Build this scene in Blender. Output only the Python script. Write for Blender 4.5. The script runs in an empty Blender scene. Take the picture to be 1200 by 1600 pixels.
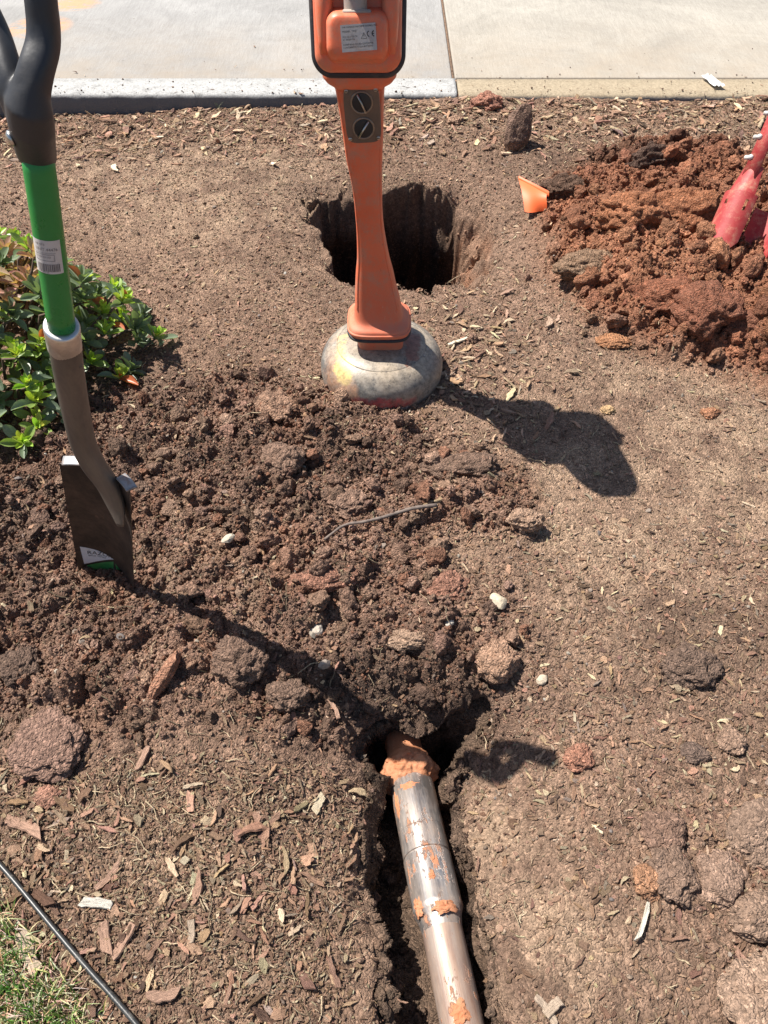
import bpy, bmesh, math, random
import numpy as np
from mathutils import Vector, Matrix, Euler, noise as mnoise

# ------------------------------------------------------------------ camera, light, exposure
H = 1.35                                   # camera height above the soil
PITCH = math.radians(50.0)                 # looking down by 50 degrees
FPX = 1202.0                               # focal length in photo pixels (1200 x 1600)
cs, sn = math.cos(PITCH), math.sin(PITCH)
scene = bpy.context.scene
COL = scene.collection
cam_d = bpy.data.cameras.new("camera")
cam = bpy.data.objects.new("camera", cam_d)
COL.objects.link(cam)
cam.location = (0, 0, H)
cam.rotation_euler = (math.pi / 2 - PITCH, 0, 0)
cam_d.sensor_fit = 'VERTICAL'
cam_d.angle = 2 * math.atan(800 / FPX)
cam_d.clip_start = 0.02
cam_d.clip_end = 400
scene.camera = cam

SUN_AZ = Vector((-0.9, 0.44, 0)).normalized()          # towards the sun
SUN_EL = math.radians(59)
to_sun = Vector((SUN_AZ.x * math.cos(SUN_EL), SUN_AZ.y * math.cos(SUN_EL), math.sin(SUN_EL)))
world = bpy.data.worlds.new("World")
scene.world = world
world.use_nodes = True
wn = world.node_tree
bg = wn.nodes['Background']
sky = wn.nodes.new('ShaderNodeTexSky')
sky.sky_type = 'NISHITA'
sky.sun_disc = False
sky.sun_elevation = SUN_EL
sky.sun_rotation = math.atan2(to_sun.x, to_sun.y)
wn.links.new(sky.outputs[0], bg.inputs[0])
bg.inputs[1].default_value = 0.062
sl = bpy.data.lights.new("sun", 'SUN')
sl.energy = 5.0
sl.angle = math.radians(0.5)
sl.color = (1.0, 0.95, 0.875)
sun = bpy.data.objects.new("sun", sl)
COL.objects.link(sun)
sun.rotation_euler = (-to_sun).to_track_quat('-Z', 'Y').to_euler()
scene.view_settings.view_transform = 'Standard'
scene.view_settings.look = 'None'
scene.view_settings.exposure = 0.74
scene.view_settings.gamma = 1
scene.view_settings.use_curve_mapping = False

# ------------------------------------------------------------------ helpers
rnd = random.Random(7)

def P(px, py, z=0.0):
    """point at height z that the photo shows at pixel (px, py)"""
    xn, yn = (px - 600) / FPX, (py - 800) / FPX
    t = (H - z) / (sn + yn * cs)
    return Vector((xn * t, t * (cs - yn * sn), z))

def PY(px, py, y):
    """point at distance y along the ground that the photo shows at pixel (px, py)"""
    xn, yn = (px - 600) / FPX, (py - 800) / FPX
    t = y / (cs - yn * sn)
    return Vector((xn * t, y, H - t * (sn + yn * cs)))

def proj(X, Y, Z):
    d = Y * cs + (H - Z) * sn
    u = Y * sn - (H - Z) * cs
    return 600 + FPX * X / d, 800 - FPX * u / d, d

def tag(o, label=None, cat=None, group=None, kind=None):
    if label: o['label'] = label
    if cat: o['category'] = cat
    if group: o['group'] = group
    if kind: o['kind'] = kind
    return o

def link(name, data, parent=None, mat=None):
    o = bpy.data.objects.new(name, data)
    COL.objects.link(o)
    if parent is not None: o.parent = parent
    if mat is not None and data is not None:
        data.materials.clear(); data.materials.append(mat)
    return o

def empty(name, loc=(0, 0, 0)):
    o = link(name, None)
    o.location = loc
    o.empty_display_size = 0.05
    return o

def mesh_np(name, verts, faces, smooth=True):
    me = bpy.data.meshes.new(name)
    me.from_pydata([tuple(v) for v in verts], [], faces)
    if smooth: me.polygons.foreach_set('use_smooth', [True] * len(me.polygons))
    me.update()
    return me

def set_parent_keep(o, parent):
    o.parent = parent
    o.matrix_parent_inverse = Matrix.Translation(-Vector(parent.location))

# ---- noise in numpy
def h01(ix, iy, seed):
    h = (ix * 374761393 + iy * 668265263 + seed * 974634777) & 0xffffffff
    h = ((h ^ (h >> 13)) * 1274126177) & 0xffffffff
    h = h ^ (h >> 16)
    return ((h & 0xffffff) / 16777216.0).astype(np.float32)

def vnoise(x, y, seed):
    fx, fy = np.floor(x), np.floor(y)
    ix, iy = fx.astype(np.int64), fy.astype(np.int64)
    tx, ty = (x - fx), (y - fy)
    tx = tx * tx * (3 - 2 * tx); ty = ty * ty * (3 - 2 * ty)
    a, b = h01(ix, iy, seed), h01(ix + 1, iy, seed)
    c, d = h01(ix, iy + 1, seed), h01(ix + 1, iy + 1, seed)
    return (a + (b - a) * tx) * (1 - ty) + (c + (d - c) * tx) * ty

def fbm(x, y, seed, octv=4, gain=.5):
    s = 0; a = 1; tot = 0
    for k in range(octv):
        s = s + a * vnoise(x * 2 ** k + 17.3 * k, y * 2 ** k - 9.1 * k, seed + k); tot += a; a *= gain
    return s / tot * 2 - 1

def lumps(X, Y, cell, seed, rmin=.35, rmax=.75, p=.8):
    """height of half-buried random clods, in metres, one clod per cell"""
    x, y = X / cell, Y / cell
    fx, fy = np.floor(x).astype(np.int64), np.floor(y).astype(np.int64)
    best = np.zeros_like(x)
    for i in (-1, 0, 1):
        for j in (-1, 0, 1):
            cx, cy = fx + i, fy + j
            jx = cx + .1 + .8 * h01(cx, cy, seed); jy = cy + .1 + .8 * h01(cx, cy, seed + 1)
            q = h01(cx, cy, seed + 2)
            r = rmin + (rmax - rmin) * h01(cx, cy, seed + 3)
            a = h01(cx, cy, seed + 4) * 3.14
            dx, dy = x - jx, y - jy
            ca, sa = np.cos(a), np.sin(a)
            e = .75 + .5 * h01(cx, cy, seed + 5)
            d2 = ((dx * ca + dy * sa) * e) ** 2 + ((dy * ca - dx * sa) / e) ** 2
            hgt = np.sqrt(np.maximum(0, r * r - d2)) * (q < p)
            best = np.maximum(best, hgt)
    return best * cell

def sst(a, b, x):
    t = np.clip((x - a) / (b - a), 0, 1)
    return t * t * (3 - 2 * t)

def poly_sd(X, Y, pts):
    """signed distance to polygon (positive inside) and nearest point"""
    pts = np.array(pts, dtype=np.float64)
    n = len(pts)
    best = np.full(X.shape, 1e9); bx = np.zeros_like(best); by = np.zeros_like(best)
    inside = np.zeros(X.shape, bool)
    for i in range(n):
        ax, ay = pts[i]; cx, cy = pts[(i + 1) % n]
        ex, ey = cx - ax, cy - ay
        t = np.clip(((X - ax) * ex + (Y - ay) * ey) / (ex * ex + ey * ey + 1e-12), 0, 1)
        qx, qy = ax + t * ex, ay + t * ey
        d = (X - qx) ** 2 + (Y - qy) ** 2
        m = d < best
        best = np.where(m, d, best); bx = np.where(m, qx, bx); by = np.where(m, qy, by)
        cond = ((ay > Y) != (cy > Y)) & (X < (cx - ax) * (Y - ay) / (cy - ay + 1e-12) + ax)
        inside ^= cond
    d = np.sqrt(best)
    return np.where(inside, d, -d), bx, by

def pxpoly(lst, z=0.0):
    return [tuple(P(a, b, z).xy) for a, b in lst]

# ------------------------------------------------------------------ materials
class NT:
    def __init__(s, name):
        s.m = bpy.data.materials.new(name); s.m.use_nodes = True
        s.t = s.m.node_tree; s.t.nodes.clear()
        s.out = s.n('OutputMaterial'); s.b = s.n('BsdfPrincipled')
        s.l(s.b.outputs[0], s.out.inputs[0])
    def n(s, typ, **kw):
        nd = s.t.nodes.new('ShaderNode' + typ)
        for k, v in kw.items():
            if k in nd.inputs: nd.inputs[k].default_value = v
            else: setattr(nd, k, v)
        return nd
    def l(s, a, b): s.t.links.new(a, b)
    def coord(s, kind='Object', scale=(1, 1, 1)):
        tc = s.n('TexCoord'); mp = s.n('Mapping'); mp.inputs['Scale'].default_value = scale
        s.l(tc.outputs[kind], mp.inputs[0]); return mp.outputs[0]
    def noise(s, vec, scale, detail=4, rough=.6, dist=0):
        nd = s.n('TexNoise', Scale=scale, Detail=detail, Roughness=rough, Distortion=dist)
        s.l(vec, nd.inputs['Vector']); return nd.outputs['Fac']
    def ramp(s, fac, stops, interp='LINEAR'):
        r = s.n('ValToRGB'); cr = r.color_ramp; cr.interpolation = interp
        while len(cr.elements) < len(stops): cr.elements.new(.5)
        for e, (p, c) in zip(cr.elements, stops):
            e.position = p; e.color = (c, c, c, 1) if isinstance(c, (int, float)) else (*c, 1)
        s.l(fac, r.inputs[0]); return r.outputs[0]
    def mix(s, a, b, fac, mode='MIX'):
        m = s.n('Mix', data_type='RGBA', blend_type=mode)
        for sock, v in ((m.inputs[0], fac), (m.inputs[6], a), (m.inputs[7], b)):
            if hasattr(v, 'is_linked'): s.l(v, sock)
            elif isinstance(v, (int, float)): sock.default_value = v
            else: sock.default_value = (*v, 1)
        return m.outputs[2]
    def math(s, op, a, b=0.0):
        m = s.n('Math', operation=op)
        for i, v in enumerate((a, b)):
            if hasattr(v, 'is_linked'): s.l(v, m.inputs[i])
            else: m.inputs[i].default_value = v
        return m.outputs[0]
    def bump(s, h, dist, strength=1.0, prev=None):
        b = s.n('Bump', Strength=strength, Distance=dist); s.l(h, b.inputs['Height'])
        if prev: s.l(prev, b.inputs['Normal'])
        return b.outputs[0]
    def done(s, col=None, rough=None, metal=None, normal=None, spec=None, **kw):
        def st(k, v):
            if v is None: return
            i = s.b.inputs[k]
            if hasattr(v, 'is_linked'): s.l(v, i)
            elif isinstance(v, (int, float)): i.default_value = v
            else: i.default_value = (*v, 1)
        st('Base Color', col); st('Roughness', rough); st('Metallic', metal); st('Normal', normal)
        st('Specular IOR Level', spec)
        for k, v in kw.items(): st(k.replace('_', ' '), v)
        return s.m

def earth_ground():
    t = NT('soil_ground')
    a = t.n('Attribute', attribute_name='soil'); v = t.coord('Object')
    vo = t.n('TexVoronoi', Scale=260.0); vo.inputs['Randomness'].default_value = 1
    wv = t.n('VectorMath', operation='ADD'); nz = t.n('TexNoise', Scale=90.0, Detail=2)
    t.l(v, nz.inputs['Vector']); sc = t.n('VectorMath', operation='SCALE'); sc.inputs['Scale'].default_value = .012
    t.l(nz.outputs['Color'], sc.inputs[0]); t.l(v, wv.inputs[0]); t.l(sc.outputs[0], wv.inputs[1])
    t.l(wv.outputs[0], vo.inputs['Vector'])
    sep = t.n('SeparateColor'); t.l(vo.outputs['Color'], sep.inputs[0])
    g = t.ramp(sep.outputs[0], [(0, .62), (.5, .92), (.86, 1.1), (1, 1.55)])
    c = t.mix(a.outputs['Color'], g, 1.0, 'MULTIPLY')
    n1 = t.ramp(t.noise(v, 55, 6, .7), [(.3, .62), (.7, 1.32)])
    c = t.mix(c, n1, 1.0, 'MULTIPLY')
    red = t.ramp(sep.outputs[1], [(.8, 0.0), (1, .4)])
    c = t.mix(c, (.34, .22, .15), red)
    hgt = t.math('ADD', t.math('MULTIPLY', vo.outputs['Distance'], -1.2), t.noise(v, 420, 5, .7))
    nb = t.bump(hgt, .0045, 1.0)
    return t.done(c, .93, normal=nb, spec=.25)

def earth_clod():
    t = NT('soil_clod')
    a = t.n('Attribute', attribute_name='tint', attribute_type='INSTANCER')
    ge = t.n('NewGeometry'); v = ge.outputs['Position']
    nz = t.n('TexNoise', Scale=90.0, Detail=2); t.l(v, nz.inputs['Vector'])
    sc = t.n('VectorMath', operation='SCALE'); sc.inputs['Scale'].default_value = .012; t.l(nz.outputs['Color'], sc.inputs[0])
    wv = t.n('VectorMath', operation='ADD'); t.l(v, wv.inputs[0]); t.l(sc.outputs[0], wv.inputs[1])
    vo = t.n('TexVoronoi', Scale=230.0); t.l(wv.outputs[0], vo.inputs['Vector'])
    sep = t.n('SeparateColor'); t.l(vo.outputs['Color'], sep.inputs[0])
    g = t.ramp(sep.outputs[0], [(0, .66), (.5, .95), (.86, 1.12), (1, 1.6)])
    c = t.mix(a.outputs['Color'], g, 1.0, 'MULTIPLY')
    c = t.mix(c, t.ramp(t.noise(v, 60, 6, .7), [(.28, .62), (.5, 1.0), (.75, 1.35)]), 1.0, 'MULTIPLY')
    c = t.mix(c, (.36, .24, .165), t.ramp(t.noise(v, 120, 4, .6), [(.56, 0.0), (.72, .45)]))
    h = t.math('ADD', t.math('MULTIPLY', vo.outputs['Distance'], -1.3), t.math('ADD', t.noise(v, 420, 5, .7), t.math('MULTIPLY', t.noise(v, 70, 4, .6), 2.0)))
    return t.done(c, .93, normal=t.bump(h, .005, 1.0), spec=.25)

def wood_mat():
    t = NT('wood_chip')
    a = t.n('Attribute', attribute_name='tint', attribute_type='INSTANCER')
    v = t.coord('Object', (1.2, 11, 11))
    n1 = t.ramp(t.noise(v, 1.6, 7, .75), [(.3, .45), (.5, .95), (.72, 1.3)])
    c = t.mix(a.outputs['Color'], n1, 1.0, 'MULTIPLY')
    return t.done(c, .8, normal=t.bump(t.noise(v, 3, 6, .7), .006, 1.0), spec=.25)

M_GROUND, M_CLOD, M_WOOD = earth_ground(), earth_clod(), wood_mat()

def stone_mat():
    t = NT('pebble')
    a = t.n('Attribute', attribute_name='tint', attribute_type='INSTANCER'); v = t.coord('Object')
    n1 = t.ramp(t.noise(v, 2.2, 6, .7), [(.3, .62), (.7, 1.15)])
    return t.done(t.mix(a.outputs['Color'], n1, 1.0, 'MULTIPLY'), .8, normal=t.bump(t.noise(v, 6, 6, .7), .0015, .7))
M_STONE = stone_mat()

def concrete(name, base, alt, dirt, spray=False):
    t = NT(name); v = t.coord('Object')
    c = t.mix(base, alt, t.ramp(t.noise(v, 1.3, 4, .6), [(.35, 0.0), (.65, 1.0)]))
    v2 = t.coord('Object', (16, 1.6, 1))
    c = t.mix(c, t.ramp(t.noise(v2, 8, 5, .7), [(.3, .86), (.7, 1.1)]), 1.0, 'MULTIPLY')
    c = t.mix(c, t.ramp(t.noise(v, 220, 3, .7), [(.3, .84), (.7, 1.12)]), 1.0, 'MULTIPLY')
    c = t.mix(c, dirt, t.ramp(t.noise(v, 38, 6, .8), [(.62, 0.0), (.8, .55)]))
    c = t.mix(c, t.ramp(t.noise(v, 2.6, 7, .72, 1.2), [(.32, .84), (.62, 1.08)]), 1.0, 'MULTIPLY')
    c = t.mix(c, (.12, .10, .08), t.ramp(t.noise(v, 75, 2, .5), [(.735, 0.0), (.76, .8)]))
    sx = t.n('SeparateXYZ'); t.l(v, sx.inputs[0])
    edge = t.n('MapRange'); edge.inputs[1].default_value = 4.25; edge.inputs[2].default_value = 3.45
    t.l(sx.outputs[1], edge.inputs[0])
    fac = t.math('MULTIPLY', edge.outputs[0], t.ramp(t.noise(v, 5, 5, .7), [(.3, .1), (.7, .75)]))
    c = t.mix(c, (.37, .30, .225), fac)
    if spray:
        fs = t.ramp(t.noise(t.coord('Object', (1, 2.6, 1)), 11, 4, .65), [(.42, 0.0), (.53, 1.0)])
        def near(cx, cy, rx, ry):
            dx = t.math('DIVIDE', t.math('SUBTRACT', sx.outputs[0], cx), rx)
            dy = t.math('DIVIDE', t.math('SUBTRACT', sx.outputs[1], cy), ry)
            d = t.math('ADD', t.math('MULTIPLY', dx, dx), t.math('MULTIPLY', dy, dy))
            return t.ramp(d, [(0.35, 1.0), (1.0, 0.0)])
        m = None
        for (px, py, rx, ry) in ((62, 40, .16, .16), (110, 4, .16, .12), (25, 48, .1, .07)):
            w = P(px, py, .05); k = near(w.x, w.y, rx, ry)
            m = k if m is None else t.math('MAXIMUM', m, k)
        c = t.mix(c, (.72, .34, .14), t.math('MULTIPLY', m, t.math('MULTIPLY', fs, .65)))
    nb = t.bump(t.math('ADD', t.noise(v2, 14, 5, .7), t.noise(v, 300, 4, .7)), .0018, .7)
    return t.done(c, .85, normal=nb, spec=.3)

M_SLAB_L = concrete('pale_concrete', (.335, .325, .311), (.385, .374, .358), (.40, .33, .26), True)
M_SLAB_R = concrete('warm_concrete', (.36, .332, .288), (.40, .37, .32), (.42, .33, .24))

def kerb_mat(name, base, worn):
    t = NT(name); v = t.coord('Object')
    c = t.mix(base, worn, t.ramp(t.noise(v, 24, 6, .75), [(.5, 0.0), (.68, .8)]))
    c = t.mix(c, t.ramp(t.noise(v, 120, 4, .7), [(.35, .7), (.65, 1.1)]), 1.0, 'MULTIPLY')
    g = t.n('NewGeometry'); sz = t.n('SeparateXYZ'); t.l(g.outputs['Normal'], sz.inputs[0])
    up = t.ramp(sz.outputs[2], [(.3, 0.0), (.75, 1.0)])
    c = t.mix((.15, .15, .155), c, up)  # shade of the upright faces painted in as dark blue-grey
    return t.done(c, .85, normal=t.bump(t.noise(v, 150, 5, .75), .003, .8), spec=.3)
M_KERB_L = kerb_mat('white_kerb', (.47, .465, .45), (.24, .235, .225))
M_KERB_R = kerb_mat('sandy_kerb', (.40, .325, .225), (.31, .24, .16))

def worn(name, base, dirt, rough=.4, amount=(.55, .75), dirt2=None, scale=14, metal=0.0, bumpd=.0006, spec=.5):
    t = NT(name); v = t.coord('Object')
    f = t.ramp(t.noise(v, scale, 8, .72), [(amount[0], 0.0), (amount[1], 1.0)])
    c = t.mix(base, dirt, f)
    if dirt2:
        f2 = t.ramp(t.noise(v, scale * 5, 6, .7), [(.6, 0.0), (.72, .7)])
        c = t.mix(c, dirt2, f2)
    r = t.math('ADD', t.math('MULTIPLY', f, .35), rough)
    return t.done(c, r, metal, t.bump(t.noise(v, 120, 5, .7), bumpd, .5), spec)

# ------------------------------------------------------------------ ground shape
KERB_Y0, KERB_Y1, KERB_Z = 3.30, 3.463, 0.05

HOLE_A = pxpoly([(484,318),(503,302),(545,297),(600,291),(660,288),(712,296),(748,312),(770,345),(768,385),(758,420),(722,432),
                 (697,438),(672,452),(648,449),(617,437),(560,432),(523,424),(506,392),(490,352)])
HOLE_B = pxpoly([(548,1128),(600,1112),(650,1108),(700,1098),(745,1082),(766,1092),(756,1140),(728,1180),(712,1215),(715,1265),(730,1330),
                 (748,1405),(768,1490),(782,1590),(800,1700),(812,1900),(640,1900),(622,1720),(604,1600),(590,1500),(578,1400),(572,1320),
                 (573,1250),(572,1205),(560,1170)], -.03)
SPOIL = pxpoly([(-250,690),(-20,660),(150,640),(240,600),(395,600),(520,632),(640,668),(740,715),(800,765),(795,815),(700,850),(740,885),
                (800,930),(830,1000),(800,1080),(770,1090),(560,1150),(480,1175),(330,1118),(230,1150),(160,1175),(-40,1140),(-250,1150)])
REDPILE = pxpoly([(868,292),(930,262),(985,238),(1045,232),(1200,262),(1320,262),(1450,330),(1450,560),(1330,640),(1200,600),(1090,565),
                  (1005,545),(930,500),(880,440),(862,370)])

right = lambda x: sst(P(700, 370).x, P(740, 370).x, x)
def fields(X, Y):
    f = {}
    wx = X + .03 * fbm(X * 7, Y * 7, 40, 3); wy = Y + .03 * fbm(X * 7 + 50, Y * 7, 44, 3)
    sd, _, _ = poly_sd(wx, wy, SPOIL); f['spoil_sd'] = sd = sd + .09 * fbm(X * 5, Y * 5, 47, 4); f['spoil'] = sst(-.10, .09, sd)
    sd, _, _ = poly_sd(wx, wy, REDPILE); f['pile_sd'] = sd; f['pile'] = sst(-.06, .04, sd + .05 * fbm(X * 8, Y * 8, 49, 4))
    f['back'] = sst(2.55, 3.2, Y)
    f['n'] = fbm(X * 2.1, Y * 2.1, 3, 5)
    def blob(px, py, rx, ry):
        c = P(px, py)
        return np.exp(-((wx - c.x) / rx) ** 2 - ((wy - c.y) / ry) ** 2)
    f['crust'] = np.clip(blob(360, 320, .42, .42) + blob(240, 250, .5, .3) + blob(940, 850, .22, .28) + blob(1150, 720, .5, .25) + blob(1060, 640, .3, .2)
                  + blob(770, 1330, .12, .16) + blob(830, 1500, .14, .14) + .7 * blob(1000, 200, .6, .22) + .6 * blob(650, 930, .1, .1) + .55 * blob(250, 1330, .25, .1) + .5 * blob(420, 1480, .12, .1), 0, 1)
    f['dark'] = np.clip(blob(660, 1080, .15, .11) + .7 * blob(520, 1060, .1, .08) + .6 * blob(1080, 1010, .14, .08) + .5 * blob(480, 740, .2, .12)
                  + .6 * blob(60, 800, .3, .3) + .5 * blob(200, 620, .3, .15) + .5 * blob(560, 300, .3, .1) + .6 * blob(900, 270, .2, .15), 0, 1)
    f['mulch'] = np.clip(sst(.75, .6, Y) * sst(.02, -.05, X) * 1.0 + f['back'] * .8 + .35 * blob(800, 500, .25, .3), 0, 1) * (1 - f['spoil'])
    f['big'] = np.clip(blob(1150, 1330, .14, .12) + blob(1180, 1500, .1, .1) + .8 * blob(1060, 1360, .08, .06), 0, 1)
    return f

def surface(X, Y, f=None):
    """height of the soil without the two dug holes"""
    if f is None: f = fields(X, Y)
    sp, pl = f['spoil'], f['pile']
    wx = X + .012 * fbm(X * 30, Y * 30, 60, 3); wy = Y + .012 * fbm(X * 30 + 9, Y * 30, 64, 3)
    z = .016 * fbm(X * 1.7, Y * 1.7, 21, 3)
    z = z * (1 - np.exp(-((X - P(597, 580).x) / .22) ** 2 - ((Y - 1.6) / .22) ** 2))
    z = z + f['back'] * (-.035 + .07 * sst(-1.5, .45, X)) + .012 * f['back'] * fbm(X * 5, Y * 5, 23, 2)
    z = z + sp * (.006 + .014 * sst(0, .15, f['spoil_sd']) + .014 * fbm(X * 6, Y * 6, 24, 3))
    z = z + pl * (.015 + .085 * sst(0, .25, f['pile_sd']) * (1 + .5 * fbm(X * 5, Y * 5, 26, 3)))
    rough = np.clip(sp + pl + .6 * f['big'] + .5 * f['dark'] + .14 + .25 * np.clip(fbm(X * 4, Y * 4, 88, 3), 0, 1), 0, 1)
    calm = 1 - .5 * f['crust']
    z = z + (sp * .75 + pl * 1.1) * lumps(wx, wy, .11, 101, .2, .55, .5) * .55
    z = z + (sp * 1.0 + pl * 1.2) * lumps(wx, wy, .055, 111, .25, .6, .7) * .7
    z = z + rough * lumps(wx, wy, .028, 121, .3, .65, .75) * .6
    wx2 = X + .004 * fbm(X * 110, Y * 110, 70, 2); wy2 = Y + .004 * fbm(X * 110 + 5, Y * 110, 74, 2)
    z = z + (.35 + .65 * rough) * calm * lumps(wx2, wy2, .015, 131, .3, .65, .75) * .55
    z = z + calm * lumps(wx2, wy2, .0085, 141, .3, .6, .8) * .5
    z = z + .0025 * fbm(X * 60, Y * 60, 151, 4) * calm
    for poly, amp, fall, s_ in ((HOLE_A, .055, .05, 71), (HOLE_B, .070, .050, 75)):
        b = np.array(poly); mk = (X > b[:, 0].min() - .2) & (X < b[:, 0].max() + .2) & (Y > b[:, 1].min() - .2) & (Y < b[:, 1].max() + .2)
        if mk.any():
            xx, yy = X[mk], Y[mk]; sd, _, _ = poly_sd(xx, yy, poly)
            am = np.clip(.45 + .8 * fbm(xx * 9, yy * 9, s_, 3), 0, 1.3)
            if s_ == 71: am = am * .7 + 1.1 * right(xx)
            else: am = am * (1 - .6 * sst(P(700, 1100).y - .08, P(700, 1100).y + .02, yy))
            zz = np.zeros_like(z); zz[mk] = amp * am * np.exp(np.minimum(sd, 0) / fall); z = z - zz
    # ground sagging towards the pit (front face of the heap above the pipe), bench right of trench
    c = P(655, 1118)
    z = z - .085 * np.exp(-(((X - c.x) / .13) ** 2)) * sst(c.y + .17, c.y + .0, Y) * sst(c.y - .35, c.y - .02, Y)
    c2 = P(780, 1260)
    z = z - .045 * np.exp(-((X - c2.x + .05) / .16) ** 2 - ((Y - c2.y + .1) / .26) ** 2)
    c4 = P(160, 885)
    z = z - .030 * np.exp(-((X - c4.x) / .16) ** 2 - ((Y - c4.y + .03) / .12) ** 2)
    c3 = P(480, 1300)
    z = z - .03 * np.exp(-((X - c3.x - .04) / .12) ** 2 - ((Y - c3.y) / .3) ** 2)
    return z

# grid that is dense where the photo looks and runs on to the sides
def axis_dense(core, lo, hi, far, k):
    a = np.linspace(lo, hi, core)
    step = a[1] - a[0]
    out = [hi]; s = step
    for _ in range(k): s *= far; out.append(out[-1] + s)
    out2 = [lo]; s = step
    for _ in range(k): s *= far; out2.append(out2[-1] - s)
    return np.concatenate([np.array(out2[1:])[::-1], a, np.array(out[1:])])

U = axis_dense(760, -1, 1, 1.25, 26)
V = np.linspace(0, 1, 920)
Yv = -.10 + (V * .55 + V ** 2 * .45) * (3.34 + .10)
ext = [Yv[0]]; s = .004
for _ in range(26): s *= 1.25; ext.append(ext[-1] - s)
Yv = np.concatenate([np.array(ext[1:])[::-1], Yv])
NU, NV = len(U), len(Yv)
hw = .74 + .47 * np.clip(Yv, 0, 4)
GX = (U[None, :] * hw[:, None]).astype(np.float64); GY = np.repeat(Yv[:, None], NU, 1)
GX = GX.ravel(); GY = GY.ravel()
F = fields(GX, GY)
GZ = surface(GX, GY, F)
farm = sst(1.2, 4, np.abs(GX) / (np.repeat(hw[:, None], NU, 1).ravel()))
GZ = GZ * (1 - farm)

# colour of the soil itself
def soil_colour(X, Y, f):
    def C(r, g, b): return np.array([r, g, b])[None, :]
    n1 = fbm(X * 4, Y * 4, 201, 4)[:, None]; n2 = fbm(X * 16, Y * 16, 205, 4)[:, None]; n3 = fbm(X * 70, Y * 70, 208, 3)[:, None]
    col = C(.300, .190, .132) * (1 + .22 * n1 + .25 * n2 + .3 * n3)
    w = lambda a: np.asarray(a)[:, None]
    cr = np.clip(w(f['crust']) * (.55 + 1.1 * n2), 0, 1)
    col = col * (1 - cr) + C(.43, .295, .20) * (1 + .15 * n2 + .1 * n3) * cr
    sp = w(f['spoil'])
    spc = C(.285, .172, .122) * (1 + .5 * n2 + .35 * n3)
    rr = np.clip((fbm(X * 9, Y * 9, 221, 4)[:, None] - .12) * 4, 0, 1) * .6
    spc = spc * (1 - rr) + C(.29, .15, .095) * rr
    tt = np.clip((fbm(X * 11, Y * 11, 231, 4)[:, None] - .15) * 4, 0, 1) * .45
    spc = spc * (1 - tt) + C(.42, .285, .195) * tt
    col = col * (1 - sp) + spc * sp
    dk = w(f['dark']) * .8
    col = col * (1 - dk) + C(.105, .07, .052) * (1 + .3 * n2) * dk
    pl = w(f['pile'])
    c2 = P(1000, 430); orange = np.exp(-((X - c2.x) / .35) ** 2 - ((Y - c2.y) / .26) ** 2)[:, None]
    c4 = P(1000, 262); top = np.exp(-((X - c4.x) / .5) ** 2 - ((Y - c4.y) / .13) ** 2)[:, None]
    pc = C(.33, .142, .080) * (1 + .35 * n2 + .2 * n3)
    pc = pc * (1 - orange * .5) + C(.50, .235, .13) * orange * .5
    pc = pc * (1 - top * .7) + C(.15, .08, .055) * top * .7
    col = col * (1 - pl) + pc * pl
    rim = np.clip(sst(-.12, -.02, f['pile_sd']) * (1 - f['pile']) * .5, 0, 1)[:, None]
    col = col * (1 - rim) + C(.32, .17, .105) * rim
    return np.clip(col, .02, .8)

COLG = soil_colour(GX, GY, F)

def dig(GX, GY, GZ, COLG, poly, depthf, wallf, colf, seed, pw=.8, bd=.055, wa_=.035):
    b = np.array(poly); m = (GX > b[:, 0].min() - .05) & (GX < b[:, 0].max() + .05) & (GY > b[:, 1].min() - .05) & (GY < b[:, 1].max() + .05)
    idx = np.nonzero(m)[0]
    x, y, z = GX[idx], GY[idx], GZ[idx]
    wx = x + wa_ * fbm(x * 14, y * 14, seed, 3, .5); wy = y + wa_ * fbm(x * 14 + 31, y * 14, seed + 9, 3, .5)
    sd, qx, qy = poly_sd(wx, wy, poly)
    gx, gy = (wx - qx), (wy - qy); L = np.sqrt(gx * gx + gy * gy) + 1e-6; gx, gy = gx / L, gy / L
    W = wallf(x, y)                          # how far the wall spreads
    ins = sd > 0
    t = np.clip(sd / bd, 0, 1)
    shift = np.where(sd < bd, sd * .75, bd * .75 * np.exp(-(sd - bd) / (bd * 1.2))) * (W < .06)
    t2 = np.clip(sd / np.maximum(W, .055), 0, 1)
    prof = np.where(W < .06, t ** pw, t2 ** 1.25)
    D = depthf(x, y)
    nx = x + np.where(ins, -gx * shift, 0); ny = y + np.where(ins, -gy * shift, 0)
    wallm = ins * np.sin(np.clip(prof, 0, 1) * np.pi)
    ang = np.arctan2(qy - b[:, 1].mean(), qx - b[:, 0].mean())
    k = .034 * np.minimum(wallm * 2, 1) * np.where(W < .06, fbm(qx * 11 + 3, prof * 9 + qy * 11, seed + 3, 2, .5), fbm(x * 22, y * 22, seed + 3, 4, .55))
    nx = nx - gx * k; ny = ny - gy * k
    nz = np.where(ins, z * (1 - np.clip(prof * 3, 0, 1) * .8) - prof * D, z) + ins * .03 * fbm(x * 14, y * 14, seed + 7, 3) * prof
    # lip just outside crumbles down a little
    lip = np.where(~ins, np.exp(-(-sd) / .012), 0); nz = nz - lip * .006
    GX[idx], GY[idx], GZ[idx] = nx, ny, nz
    cc = colf(x, y, prof, ang)
    mm = (ins * np.clip(prof * 4, 0, 1))[:, None]
    COLG[idx] = COLG[idx] * (1 - mm) + cc * mm
    return idx[ins & (prof > .9)], idx[ins & (prof > .15) & (prof < .9)]

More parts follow.
